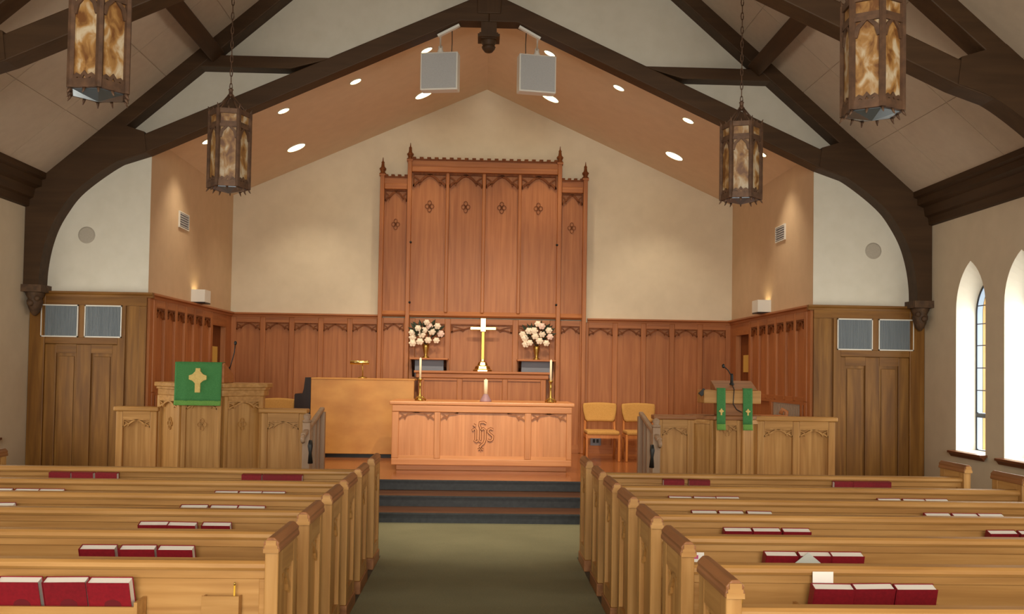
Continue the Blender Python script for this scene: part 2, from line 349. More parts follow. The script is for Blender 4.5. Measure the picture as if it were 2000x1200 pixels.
# nave ceiling ---------------------------------------------------------------------------------
for sg, nm in ((-1, 'left'), (1, 'right')):
    mb = MB(); t = .12
    mb.add([(sg * 5.8, REAR - .1, zr(5.8)), (0, REAR - .1, RZ0), (0, YA + .2, RZ0), (sg * 5.8, YA + .2, zr(5.8)),
            (sg * 5.8, REAR - .1, zr(5.8) + t), (0, REAR - .1, RZ0 + t), (0, YA + .2, RZ0 + t), (sg * 5.8, YA + .2, zr(5.8) + t)],
           [(0, 1, 2, 3), (4, 7, 6, 5), (0, 4, 5, 1), (2, 6, 7, 3), (0, 3, 7, 4), (1, 5, 6, 2)])
    c = struct('ceiling_' + nm, mb, M['ceiling'], '%s slope of the boarded nave ceiling' % nm)
    # boards fixed below the slope, joints left open
    L = math.hypot(5.7, 5.7 * RSL); n = 7; step = L / n; a = math.atan(RSL); pm = None
    for j in range(7):
        for i in range(n):
            y0 = YA - (j + 1) * 1.19; u0 = .03 + i * step
            if pm is None:
                b = MB(); w_, h_ = step - .006, 1.184
                b.add([(0, 0, 0), (w_, 0, 0), (w_, h_, 0), (0, h_, 0), (0, 0, .01), (w_, 0, .01), (w_, h_, .01), (0, h_, .01)],
                      [(0, 3, 2, 1), (4, 5, 6, 7), (0, 1, 5, 4), (1, 2, 6, 5), (2, 3, 7, 6), (3, 0, 4, 7)])
                pm = b.mesh('ceiling_board'); pm.materials.append(M['ceiling'])
            xw = sg * (5.7 - u0 * math.cos(a)); zw = zr(xw)
            o = bpy.data.objects.new('ceiling_board', pm); COL.objects.link(o); o.parent = c
            if sg > 0:
                o.rotation_euler = Matrix(((-math.cos(a), 0, math.sin(a)), (0, 1, 0), (math.sin(a), 0, math.cos(a)))).to_euler() if False else (0, 0, 0)
                ex = Vector((-math.cos(a), 0, math.sin(a))); ey = Vector((0, -1, 0)); ez = ex.cross(ey)
                o.matrix_local = Matrix(((ex.x, ey.x, ez.x, xw), (ex.y, ey.y, ez.y, y0 + 1.184), (ex.z, ey.z, ez.z, zw - .011), (0, 0, 0, 1)))
            else:
                ex = Vector((math.cos(a), 0, math.sin(a))); ey = Vector((0, 1, 0)); ez = ex.cross(ey)
                o.matrix_local = Matrix(((ex.x, ey.x, ez.x, xw), (ex.y, ey.y, ez.y, y0), (ex.z, ey.z, ez.z, zw - .011), (0, 0, 0, 1)))
    # cornice along the eaves
    prof = [(NW, 3.70), (NW - .05, 3.71), (NW - .06, 3.80), (NW - .10, 3.82), (NW - .12, 3.93), (NW - .2, 3.96), (NW - .2, 4.04), (NW - .25, 4.06), (NW - .25, 4.13), (NW, 4.13)]
    k = MB((0, 0, 0), (sg, 0, 0), (0, 1, 0)).fprism(prof, REAR, YA)
    struct('trim_%d' % (1 if sg < 0 else 2), k, M['beam_y'], 'dark stained moulded cornice at the top of the %s nave wall' % nm)

# arch wall between nave and chancel -------------------------------------------------------------
for sg, nm in ((-1, 'arch_left'), (1, 'arch_right')):
    poly = [(NW, 0), (NW, zr(NW) + .05), (0, RZ0), (0, CZ0), (CW + .14, zc(CW + .14)), (CW + .14, 0)]
    struct('wall_' + nm, MB((0, YA, 0), (sg, 0, 0), (0, 1, 0)).fprism(poly, .0, .1).fprism([(NW, 2.62), (NW, zr(NW)), (0, RZ0 - .02), (0, CZ0), (CW, zc(CW)), (CW, 2.62)], -.012, -.003), M['plaster_white'], 'white plaster arch wall on the %s of the chancel' % nm[5:])

# chancel shell ------------------------------------------------------------------------------------
struct('wall_back', MB().box(-CW, CW, YB, YB + .15, 0, CZ0 + .1), M['plaster_cream'], 'cream plaster gable wall behind the altar')
DY0, DY1, DZ = 15.15, 15.93, 2.44
for sg, nm in ((-1, 'chancel_left'), (1, 'chancel_right')):
    mb = MB(); a, b = sorted((sg * CW, sg * (CW + .14)))
    mb.box(a, b, YA - .002, DY0, 0, zc(CW) + .1).box(a, b, DY1, YB + .15, 0, zc(CW) + .1).box(a, b, DY0, DY1, DZ, zc(CW) + .1)
    struct('wall_' + nm, mb, M['plaster_tan'], 'tan plaster side wall of the chancel at %s' % nm[8:])
    mb = MB(); t = .1
    mb.add([(sg * (CW + .14), YA + .1, zc(CW + .14)), (0, YA + .1, CZ0), (0, YB + .1, CZ0), (sg * (CW + .14), YB + .1, zc(CW + .14)),
            (sg * (CW + .14), YA + .1, zc(CW + .14) + t), (0, YA + .1, CZ0 + t), (0, YB + .1, CZ0 + t), (sg * (CW + .14), YB + .1, zc(CW + .14) + t)],
           [(0, 1, 2, 3), (4, 7, 6, 5), (0, 4, 5, 1), (2, 6, 7, 3), (0, 3, 7, 4), (1, 5, 6, 2)])
    struct('ceiling_' + nm, mb, M['plaster_soffit'], 'tan %s slope of the chancel ceiling' % nm[8:])
# platform and steps
pf = MB().box(-CW, CW, 12.025, YB, 0, ZP - .001)
for sg in (-1, 1): a, b = sorted((sg * 2.06, sg * 4.6)); pf.box(a, b, 10.95, 12.3, 0, ZP)
struct('floor_chancel', pf, M['platform'], 'polished wood floor of the raised chancel')
st = thing('chancel_steps', 'charcoal carpeted chancel steps with brown wooden tread edges', 'steps', (0, 10.92, 0), kind='structure')
for i, (y, y2, z) in enumerate(((10.92, 11.46, .123), (11.45, 12.0, .246), (11.99, 12.03, .373))):
    P('riser', MB().box(-2.05, 2.05, y, y + .03, z - .123, z - .012), M['riser'], st)
    P('tread', MB().box(-2.05, 2.05, y - .015, y2, z - .014, z), M['tread'], st, bevel=.004)
    P('nosing_strip', MB().box(-2.05, 2.05, y - .018, y + .02, z - .016, z + .002), M['riser'], st)

# ------------------------------------------------------------------ roof trusses
def smooth_curve(p, n):
    out = []
    for i in range(len(p) - 1):
        a, b, c, d = p[max(i - 1, 0)], p[i], p[i + 1], p[min(i + 2, len(p) - 1)]
        for k in range(n):
            t = k / n; out.append(tuple(.5 * (2 * b[j] + (c[j] - a[j]) * t + (2 * a[j] - 5 * b[j] + 4 * c[j] - d[j]) * t * t + (3 * b[j] - a[j] - 3 * c[j] + d[j]) * t ** 3) for j in (0, 1)))
    return out + [p[-1]]
def half_truss(t, sg, YD):
    F = lambda: MB((0, 0, 0), (sg, 0, 0), (0, 1, 0))
    b0 = lambda x: 4.55 + .876 * (4.75 - x)
    P('rafter', F().fprism([(5.66, zr(5.66) + .02), (0, zr(0) + .02), (0, b0(0)), (4.75, b0(4.75)), (5.3, 4.1)], 0, YD), M['beam_x'], t, bevel=.012)
    ct = lambda x: 6.59 - .45 * x; cb = lambda x: 6.37 - .4567 * x
    P('chord', F().fprism([(4.72, ct(4.72)), (0, ct(0)), (0, 6.2), (.36, 6.2), (.45, cb(.45)), (4.27, cb(4.27)), (4.62, 4.3)], .004, YD + .004), M['beam_x'], t, bevel=.012)
    P('collar', F().fprism([(3.75, 5.68), (1.95, 5.68), (2.5, 5.53), (3.75, 5.53)], .008, YD - .004), M['beam_x'], t, bevel=.008)
    cur = [(5.545, 2.66), (5.54, 2.9), (5.5, 3.18), (5.42, 3.45), (5.3, 3.68), (5.14, 3.9), (4.87, 4.13), (4.58, 4.32), (4.27, 4.43)]
    cur = smooth_curve(cur, 5)
    P('curved_brace', F().fprism(cur + [(4.3, 4.68), (4.85, 4.85), (5.55, 4.2), (5.735, 3.95), (5.735, 2.66)], -.006, YD + .0), M['beam_x'], t)
    # carved corbel under the brace
    c = MB(); cx = sg * 5.63
    c.box(*sorted((sg * 5.49, sg * 5.738)), -.06, YD, 2.64, 2.73)
    c.lathe([(.02, -.30), (.06, -.26), (.09, -.2), (.115, -.12), (.10, -.09), (.13, -.04), (.14, 0)], (cx, .1, 2.65), 14, .8, 1)
    c.ball((cx, -.03, 2.5), .04); c.ball((cx - sg * .07, 0, 2.56), .035)
    P('corbel', c, M['corbel'], t)
def make_truss(YD=.25):
    t = thing('roof_truss', '', 'roof truss', group='dark roof trusses of the nave')
    for sg in (-1, 1): half_truss(t, sg, YD)
    P('king_post', MB((0, 0, 0), (1, 0, 0), (0, 1, 0)).fprism([(-.15, 6.3), (.15, 6.3), (.16, 6.55), (.34, 6.75), (.2, 7.2), (.2, RZ0), (-.2, RZ0), (-.2, 7.2), (-.34, 6.75), (-.16, 6.55)], -.012, YD + .012), M['beam_z'], t, bevel=.012)
    pd = MB().box(-.1, .1, .02, .23, 5.99, 6.3)
    pd.box(-.14, .14, -.02, .27, 6.0, 6.035).box(-.12, .12, 0, .25, 6.035, 6.06)
    pd.lathe([(.075, 0), (.07, .03), (.085, .06), (.1, .09), (.1, .11)], (0, .125, 5.885), 12)
    pd.lathe([(.004, 0), (.05, .015), (.08, .05), (.09, .08), (.07, .1)], (0, .125, 5.83), 12)
    P('pendant', pd, M['beam_z'], t)
    return t
tr = make_truss(); tr.location = (0, 12.06, 0); WL[tr.name] = Vector((0, 12.06, 0))
tr['label'] = 'dark scissor roof truss framing the chancel arch, farthest from the camera'
for i, y in enumerate((8.5, 4.95, 1.4, -2.15)):
    dup(tr, (0, y, 0), 0, ['dark roof truss between the near and far pairs of lanterns', 'dark roof truss nearest above the camera', 'dark roof truss over the rear pews', 'dark roof truss close to the rear wall'][i])
# purlins, one length for each bay
pw = None
for sg in (-1, 1):
    for i, (y0, y1) in enumerate(((8.75, 12.06), (5.2, 8.5), (1.65, 4.95))):
        a = math.atan(RSL); tt = Vector((-sg * math.cos(a), 0, math.sin(a))); nn = Vector((-sg * math.sin(a), 0, -math.cos(a)))
        c = Vector((sg * 3.56, 0, zr(3.56))); mb = MB(); vs = []
        for y in (y0, y1):
            for (p, q) in ((-.1, .012), (.1, .012), (.1, .25), (-.1, .25)): v = c + tt * p + nn * q; vs.append((v.x, y, v.z))
        mb.add(vs, [(0, 1, 2, 3), (4, 7, 6, 5)] + [(k, k + 4, (k + 1) % 4 + 4, (k + 1) % 4) for k in range(4)])
        o = P('purlin', mb, M['beam_y'], bevel=.012)
        tag(o, 'dark purlin on the %s ceiling slope, %s bay from the chancel' % ('left' if sg < 0 else 'right', ['first', 'second', 'third'][i]), 'purlin', 'purlins between the trusses')

# ------------------------------------------------------------------ panelling tools
def tracery(mb, u0, u1, vt, h, d0, d1):
    """pierced gothic header: top bar, two cusped curved bands, corner bars"""
    w = u1 - u0; bar = h * .16
    mb.fbox(u0, u1, vt - bar, vt, d0, d1)
    for s in (0, 1):
        X = (lambda t: u0 + t * w) if s == 0 else (lambda t: u1 - t * w)
        pts = [(X(.01), vt - h), (X(.07), vt - .8 * h), (X(.14), vt - .68 * h), (X(.22), vt - .62 * h), (X(.3), vt - .42 * h), (X(.4), vt - .24 * h), (X(.5), vt - .16 * h)]
        mb.band(pts, h * .17, d0, d1)
        mb.fbox(*sorted((X(0), X(.035))), vt - h, vt - bar, d0, d1)
        mb.band([(X(.03), vt - .3 * h), (X(.12), vt - .42 * h), (X(.2), vt - .6 * h)], h * .1, d0, d1 - .004)
        mb.fprism([(X(.14), vt - .72 * h), (X(.2), vt - .92 * h), (X(.24), vt - .66 * h)], d0, d1)
def medallion(mb, u, v, r, d0, d1):
    """small carved four-lobed diamond ornament"""
    for k in range(4):
        a = k * math.pi / 2; cu, cv = u + math.cos(a) * r * .55, v + math.sin(a) * r * .8
        ring = [(cu + math.cos(t) * r * .42, cv + math.sin(t) * r * .5) for t in [i * math.pi / 4 for i in range(9)]]
        mb.band(ring, r * .16, d0, d1)
    mb.fprism([(u - r * .25, v), (u, v - r * .35), (u + r * .25, v), (u, v + r * .35)], d0, d1)
def panelled(parent, org, U, N, us, v0, v1, mv, mh, sw=.09, top=.09, bot=.14, th=.11, med=None, depth=.045, carve=None, name='panel'):
    """stiles, rails and recessed panels between the given stile centres"""
    F = lambda: MB(org, U, N)
    for i, u in enumerate(us):
        P('stile', F().fbox(u - sw / 2, u + sw / 2, v0, v1, 0, depth), mv, parent, bevel=.01)
    for a, b in zip(us[:-1], us[1:]):
        P('rail', F().fbox(a + sw / 2, b - sw / 2, v1 - top, v1, 0, depth - .002), mh, parent)
        P('rail', F().fbox(a + sw / 2, b - sw / 2, v0, v0 + bot, 0, depth - .002), mh, parent)
        pn = P(name, F().fbox(a + sw / 2, b - sw / 2, v0 + bot, v1 - top, 0, .008), mv, parent)
        if th:
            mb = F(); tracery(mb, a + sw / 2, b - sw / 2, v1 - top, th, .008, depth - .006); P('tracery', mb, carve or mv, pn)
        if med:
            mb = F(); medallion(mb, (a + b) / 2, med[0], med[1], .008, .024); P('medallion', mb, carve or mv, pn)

# back wall panelling either side of the reredos, and the two side walls
for sg, nm in ((-1, 'left'), (1, 'right')):
    t = thing('wall_panelling', 'red-brown oak panelling on the back wall, %s of the reredos' % nm, 'panelling', (sg * 3, YB, ZP), 'oak panelling of the chancel')
    us = [sg * u for u in (1.76, 2.26, 2.75, 3.24, 3.725, 4.215)]
    if sg < 0: us = us[::-1]
    panelled(t, (0, YB, 0), (1, 0, 0), (0, -1, 0), us, ZP, 2.6, M['red_z'], M['red_x'], th=.13, carve=M['carved'])
    a, b = sorted((sg * 1.78, sg * CW))
    P('cap_rail', MB((a, YB, 0), (0, -1, 0), (-1, 0, 0)).fprism([(0, 2.58), (.045, 2.6), (.05, 2.63), (.085, 2.645), (.085, 2.67), (0, 2.67)], a - b, 0), M['red_x'], t)
    P('baseboard', MB().box(a, b, YB - .05, YB, ZP, ZP + .1), M['red_x'], t)
for sg, nm in ((-1, 'left'), (1, 'right')):
    t = thing('wall_panelling', 'narrow dark red oak panelling on the %s chancel side wall' % nm, 'panelling', (sg * CW, 13.8, ZP), 'oak panelling of the chancel')
    X = sg * CW; N = (-sg, 0, 0); U = (0, 1, 0); O = (X, 0, 0)
    us = [12.47, 12.90, 13.33, 13.76, 14.19, 14.62, 15.06]
    F = lambda: MB(O, U, N)
    panelled(t, O, U, N, us, 1.40, 2.6, M['red_z'], M['red_y'], sw=.1, bot=.06, th=.14, top=.1, carve=M['carved'])
    panelled(t, O, U, N, [12.47, 12.62, 13.95, 15.06], ZP, 1.40, M['red_z'], M['red_y'], sw=.1, bot=.3, th=0, top=.04, name='lower_panel')
    P('return_grille', F().fbox(12.72, 13.86, .85, 1.36, .01, .03), M['speaker_round'], t)
    gs = MB(O, U, N)
    for k in range(14): gs.fbox(12.76 + k * .08, 12.77 + k * .08, .87, 1.34, .03, .04)
    P('grille_bars', gs, M['rail_paint'], t)
    P('stile', F().fbox(15.93, 16.33, ZP, 2.6, 0, .03), M['red_z'], t)
    P('rail', F().fbox(15.1, 15.95, DZ - .04, 2.6, 0, .034), M['red_y'], t)
    P('stile', F().fbox(YA - .01, 12.42, ZP, 2.6, 0, .03), M['red_z'], t)
    P('cap_rail', MB((X, 0, 0), N, (0, 1, 0)).fprism([(0, 2.58), (.045, 2.6), (.05, 2.63), (.085, 2.645), (.085, 2.67), (0, 2.67)], YA - .02, YB), M['red_y'], t)
    # vestry door in its recess
    d = thing('door_%d' % (3 if sg < 0 else 4), 'dark vestry door recessed in the %s chancel side wall' % nm, None, (X, 15.5, ZP), kind='structure')
    xs = lambda a, b: sorted((X + sg * a, X + sg * b))
    P('door_leaf', MB().box(*xs(.05, .08), DY0 + .012, DY1 - .012, ZP, DZ - .012), M['carved'], d)
    P('door_frame', MB().box(*xs(-.034, .135), DY0 - .04, DY0 + .012, ZP, DZ + .03).box(*xs(-.034, .135), DY1 - .012, DY1 + .05, ZP, DZ + .03).box(*xs(-.034, .135), DY0 + .012, DY1 - .012, DZ - .012, DZ + .03), M['red_z'], d)
    P('door_panel', MB().box(*xs(.042, .05), DY0 + .12, DY1 - .12, ZP + .2, DZ - .15), M['carved'], d)
    P('push_plate', MB().box(*xs(.03, .042), DY0 + .24, DY0 + .54, 1.79, 2.07), M['plate'], d)

# ------------------------------------------------------------------ doors with speaker grilles in the arch wall
for sg, nm in ((-1, 'left'), (1, 'right')):
    t = thing('door_%d' % (1 if sg < 0 else 2), 'golden oak door with two grilles above, %s of the chancel arch' % nm, None, (sg * 5.08, YA, 0), kind='structure')
    F = lambda: MB((0, YA, 0), (sg, 0, 0), (0, -1, 0))
    P('jamb', F().fbox(5.54, 5.735, 0, 2.61, 0, .06), M['gold_z'], t, bevel=.006)
    P('jamb', F().fbox(4.54, 4.635, 0, 2.61, 0, .05), M['gold_z'], t, bevel=.006)
    P('transom', F().fbox(4.635, 5.54, 2.005, 2.09, 0, .05), M['gold_x'], t, bevel=.006)
    P('top_rail', F().fbox(4.28, 5.735, 2.5, 2.61, .0, .052), M['gold_x'], t)
    P('mullion', F().fbox(5.05, 5.13, 2.09, 2.5, 0, .045), M['gold_z'], t)
    P('stile', F().fbox(4.28, 4.37, 0, 2.5, 0, .05), M['gold_z'], t, bevel=.006)
    P('pilaster_panel', F().fbox(4.37, 4.54, 0, 2.5, 0, .025), M['gold_z'], t)
    P('cap_rail', MB((0, YA, 0), (0, -1, 0), (-sg, 0, 0)).fprism([(0, 2.6), (.06, 2.605), (.07, 2.63), (.09, 2.645), (.09, 2.67), (0, 2.67)], -5.735, -4.2), M['gold_x'], t)
    lf = P('door_leaf', F().fbox(4.635, 5.54, 0, 2.005, 0, .008), M['gold_z'], t)
    for a, b in ((4.635, 4.70), (4.965, 5.15), (5.40, 5.54)): P('stile', F().fbox(a, b, 0, 2.0, .008, .034), M['gold_z'], lf, bevel=.006)
    for a, b in ((4.70, 4.965), (5.15, 5.40)):
        P('rail', F().fbox(a, b, 1.89, 2.0, .008, .034), M['gold_x'], lf); P('rail', F().fbox(a, b, 0, .25, .008, .034), M['gold_x'], lf)
        P('raised_panel', F().fbox(a + .03, b - .03, .29, 1.85, .008, .02), M['gold_z'], lf, bevel=.01)
    for a, b in ((4.586, 5.05), (5.13, 5.592)):
        g = P('speaker_grille', F().fbox(a + .015, b - .015, 2.105, 2.485, .0, .055), M['grille_cloth'], t)
        e = F().fbox(a, b, 2.09, 2.105, 0, .062).fbox(a, b, 2.485, 2.5, 0, .062).fbox(a, a + .012, 2.09, 2.5, 0, .062).fbox(b - .012, b, 2.09, 2.5, 0, .062)
        P('grille_frame', e, M['white_metal'], g)
        fin = F()
        for k in range(22): fin.fbox(a + .03 + k * .0185, a + .036 + k * .0185, 2.11, 2.48, .055, .06)
        P('grille_fins', fin, M['grille_cloth'], g)
    # round ceiling-type speaker above
    s = thing('round_speaker', 'round grey speaker grille set in the white wall at %s' % nm, 'speaker', (sg * 5.072, YA, 3.395), 'round wall speakers')
    rg = MB(); rg.lathe([(.105, 0), (.105, .012), (.09, .016)], (0, 0, 0), 28); me = rg.mesh('speaker_grille')
    o = P('speaker_grille', me, M['speaker_round'], s, loc=(sg * 5.072, YA, 3.395)); o.rotation_euler = (R(90), 0, 0)
    rr = MB(); rr.tube([(.104 * math.cos(i * math.pi / 12), 0, .104 * math.sin(i * math.pi / 12)) for i in range(25)], .008, 6)
    P('rim', rr, M['speaker_round'], s, loc=(sg * 5.072, YA - .006, 3.395))

# ------------------------------------------------------------------ reredos
t = thing('reredos', 'tall carved oak reredos with battlements and finials behind the altar', 'reredos', (0, 16.25, ZP))
YR = 16.27; F = lambda: MB((0, YR, 0), (1, 0, 0), (0, -1, 0))
def finial(x, z, par, s=1):
    f = MB(); f.lathe([(.05 * s, 0), (.06 * s, .03), (.035 * s, .05), (.045 * s, .09), (.06 * s, .11), (.03 * s, .14), (.022 * s, .2), (.028 * s, .215), (.01 * s, .24), (.004, .30)], (x, YR - .07, z), 8)
    for k in range(4): a = k * math.pi / 2 + math.pi / 4; f.ball((x + .05 * s * math.cos(a), YR - .07 + .05 * s * math.sin(a), z + .1), .018 * s, 6, 4)
    P('finial', f, M['carved'], par)
for x, zt, w in ((-1.745, 5.04, .07), (-1.285, 5.30, .07), (1.265, 5.30, .07), (1.705, 5.04, .07)):
    p = P('post', F().fbox(x - w / 2, x + w / 2, ZP, zt, 0, .13), M['red_z'], t, bevel=.008); finial(x, zt, p)
    P('post_cap', F().fbox(x - .05, x + .05, zt - .02, zt + .01, -.0, .145), M['red_x'], p)
for x in (-1.25, 1.232):
    for z in (3.9, 2.88): P('hook', MB().ball((x, YR - .12, z), .022, 8, 6), M['black'], t)
def crest(u0, u1, z0, zb, n, d):
    P('cornice', F().fbox(u0, u1, z0, z0 + .1, .0, d + .03), M['red_x'], t, bevel=.012)
    P('frieze', F().fbox(u0, u1, z0 + .1, zb, .0, d), M['red_x'], t)
    b = F(); w = (u1 - u0) / (2 * n + 1)
    b.fbox(u0, u1, zb, zb + .022, .0, d + .025)
    for k in range(n + 1): b.fbox(u0 + 2 * k * w, u0 + (2 * k + 1) * w, zb + .022, zb + .052, .0, d + .03)
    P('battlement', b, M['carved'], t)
crest(-1.25, 1.23, 5.10, 5.30, 19, .1); crest(-1.71, -1.32, 4.80, 5.0, 3, .07); crest(1.30, 1.67, 4.80, 5.0, 3, .07)
cols = [-1.25, -.642, -.022, .588, 1.23]
for i in range(4):
    a, b = cols[i], cols[i + 1]
    pn = P('panel', F().fbox(a, b, 2.72, 5.1, 0, .03), M['red_z'], t)
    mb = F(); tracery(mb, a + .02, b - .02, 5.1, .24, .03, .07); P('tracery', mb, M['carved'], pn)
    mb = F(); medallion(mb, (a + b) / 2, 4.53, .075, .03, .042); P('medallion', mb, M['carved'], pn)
for c in cols[1:4]: P('mullion', F().fbox(c - .028, c + .028, 2.72, 5.1, .03, .085), M['red_z'], t, bevel=.012)
for a, b in ((-1.71, -1.32), (1.30, 1.67)):
    pn = P('panel', F().fbox(a, b, 2.72, 4.8, 0, .03), M['red_z'], t)
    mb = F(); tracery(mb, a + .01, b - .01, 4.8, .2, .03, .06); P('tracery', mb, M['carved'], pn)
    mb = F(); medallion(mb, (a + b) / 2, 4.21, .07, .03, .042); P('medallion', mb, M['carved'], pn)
for a, b in ((-1.71, -1.32), (-1.25, 1.23), (1.30, 1.67)):
    P('sill_moulding', MB((a, YR, 0), (0, -1, 0), (-1, 0, 0)).fprism([(0, 2.64), (.06, 2.64), (.1, 2.67), (.05, 2.74), (0, 2.74)], a - b, 0), M['red_x'], t)
panelled(t, (0, YR, 0), (1, 0, 0), (0, -1, 0), [-1.71, -1.32], ZP, 2.62, M['red_z'], M['red_x'], sw=.05, th=.13, carve=M['carved'], name='lower_panel')
panelled(t, (0, YR, 0), (1, 0, 0), (0, -1, 0), [1.30, 1.67], ZP, 2.62, M['red_z'], M['red_x'], sw=.05, th=.13, carve=M['carved'], name='lower_panel')
panelled(t, (0, YR, 0), (1, 0, 0), (0, -1, 0), [-1.2, -.6, .55, 1.18], ZP, 2.62, M['red_z'], M['red_x'], sw=.1, th=.14, carve=M['carved'], name='lower_panel')
P('panel_joint', F().fbox(-.03, -.022, .6, 2.5, .008, .014), M['red_z'], t)

# ------------------------------------------------------------------ retable, shelves and what stands there
t = thing('retable', 'long low oak retable with three panels behind the altar', 'retable', (0, 15.9, ZP))
P('body', MB().box(-1.05, 1.05, 15.74, 16.06, ZP, 1.62), M['red_z'], t)
P('top_board', MB().box(-1.12, 1.12, 15.66, 16.08, 1.695, 1.735), M['red_x'], t, bevel=.01)
P('frieze', MB().box(-1.09, 1.09, 15.69, 16.07, 1.615, 1.695), M['red_x'], t, bevel=.014)
panelled(t, (0, 15.74, 0), (1, 0, 0), (0, -1, 0), [-1.0, -.37, .37, 1.0], ZP, 1.61, M['red_z'], M['red_x'], sw=.09, th=0, top=.03, name='panel')
for sg, nm in ((-1, 'left'), (1, 'right')):
    x0, x1 = sorted((sg * .575, sg * 1.215))
    t = thing('vase_shelf', 'small bracket shelf holding the flowers %s of the brass cross' % nm, 'shelf', ((x0 + x1) / 2, 16.1, 1.94), 'shelves beside the cross')
    P('shelf_board', MB().box(x0, x1, 15.88, 16.2, 1.915, 1.945), M['red_x'], t, bevel=.008)
    P('back_panel', MB().box(x0 + .08, x1 - .08, 16.1, 16.2, 1.64, 1.915), M['slate_panel'], t)
    for x in (x0 + .05, x1 - .05):
        P('bracket', MB((x, 16.2, 0), (0, -1, 0), (1, 0, 0)).fprism([(0, 1.63), (.05, 1.66), (.08, 1.75), (.16, 1.8), (.2, 1.87), (.28, 1.915), (0, 1.915)], -.02, .02), M['darkwood'], t)
def bouquet(loc, label, seed):
    random.seed(seed); t = thing('flower_vase', label, 'flower vase', loc, 'altar flowers'); x, y, z = loc
    v = MB(); v.lathe([(.055, 0), (.06, .01), (.03, .03), (.026, .05), (.036, .1), (.052, .18), (.056, .23), (.05, .23)], loc, 18); P('vase', v, M['brass_dull'], t)
    lf = []
    for k in range(46):
        a = random.uniform(0, 2 * math.pi); e = random.uniform(-.35, 1.3); rr = random.uniform(.17, .27)
        c = Vector((x + math.cos(a) * math.cos(e) * rr * 1.05, y + math.sin(a) * math.cos(e) * rr * .7, z + .40 + math.sin(e) * rr * .75))
        d = (c - Vector((x, y, z + .3))).normalized(); s_ = d.orthogonal().normalized() * .036; m = MB()
        tip = c + d * .085; b0 = c - d * .05; n_ = d.cross(s_).normalized() * .008
        m.add([b0, c + s_ + n_, tip, c - s_ + n_, c - n_], [(0, 1, 4), (1, 2, 4), (2, 3, 4), (3, 0, 4)])
        lf.append(m)
    one = MB()
    for m in lf: one.add(m.v, m.f)
    for k in range(10):
        a = k * 2 * math.pi / 10; one.tube([(x, y, z + .2), (x + math.cos(a) * .06, y + math.sin(a) * .05, z + .3), (x + math.cos(a) * .17, y + math.sin(a) * .12, z + .42)], .006, 4)
    o = P('foliage', one, M['leaf'], t); o['kind'] = 'stuff'
    spots = [(-.19, .36), (-.12, .5), (-.03, .49), (.05, .56), (.08, .46), (-.05, .40), (.05, .33), (.15, .30), (.21, .42), (-.18, .27), (-.2, .44), (.0, .62), (.16, .53), (-.1, .3)]
    for i, (dx, dz) in enumerate(spots):
        dx += random.uniform(-.02, .02); dz += random.uniform(-.02, .02); r = random.uniform(.056, .07)
        c = (x + dx * 1.1, y - .12 - random.uniform(0, .05) + abs(dx) * .3, z + dz - .02); f = MB()
        f.ball(c, r * .85, 10, 6, .95)
        for ring, (rr, nn, tl) in enumerate(((.42, 5, .5), (.62, 6, 0))):
            for k in range(nn):
                a = k * 2 * math.pi / nn + ring; p = Vector(c) + Vector((math.cos(a) * r * rr, -.35 * r, math.sin(a) * r * rr * .95))
                q = Vector((math.cos(a), -.2 + tl, math.sin(a))); f.lathe([(.002, -r * .4), (r * .34, -r * .18), (r * .42, 0), (r * .3, r * .2), (.002, r * .3)], p, 6, 1, .6)
        P('rose', f, M['rose_pink'] if i in (8, 3) else M['rose'], t)
bouquet((-.952, 16.0, 1.945), 'brass vase of cream roses with one pink bloom, left of the cross', 3)
bouquet((.90, 16.0, 1.945), 'brass vase of cream roses, right of the cross', 12)
t = thing('altar_cross', 'tall polished brass cross on a stepped base on the retable', 'cross', (0, 15.86, 1.735))
P('base', MB().lathe([(.155, 0), (.155, .025), (.13, .04), (.115, .085), (.085, .1), (.065, .15), (.035, .17), (.03, .2)], (0, 15.86, 1.735), 6, 1, .7, False), M['brass'], t)
P('shaft', MB().box(-.026, .026, 15.845, 15.875, 1.86, 2.40), M['brass_dull'], t, bevel=.005)
P('cross_arms', MB().box(-.215, .215, 15.84, 15.88, 2.42, 2.475), M['brass'], t, bevel=.008)
P('cross_head', MB().box(-.047, .047, 15.835, 15.885, 2.39, 2.62), M['brass'], t, bevel=.008)

# ------------------------------------------------------------------ altar
YL = 13.15
t = thing('altar', 'oak altar with three carved panels and raised monogram above the steps', 'altar', (0, 13.5, ZP))
P('plinth', MB().box(-1.17, 1.17, YL + .06, 14.0, ZP, .45), M['altar_x'], t, bevel=.006)
P('body', MB().box(-1.21, 1.21, YL + .035, 14.05, .45, 1.24), M['altar'], t)
F = lambda: MB((0, YL + .035, 0), (1, 0, 0), (0, -1, 0))
P('top_slab', MB().box(-1.27, 1.27, YL - .03, 14.1, 1.265, 1.315), M['altar_x'], t, bevel=.012)
P('frieze', F().fbox(-1.235, 1.235, 1.17, 1.265, 0, .05), M['altar_x'], t, bevel=.01)
P('bottom_rail', F().fbox(-1.235, 1.235, .445, .535, 0, .05), M['altar_x'], t, bevel=.01)
for a, b in ((-1.235, -1.14), (-.655, -.57), (.585, .675), (1.16, 1.235)): P('stile', F().fbox(a, b, .535, 1.17, 0, .04), M['altar'], t, bevel=.008)
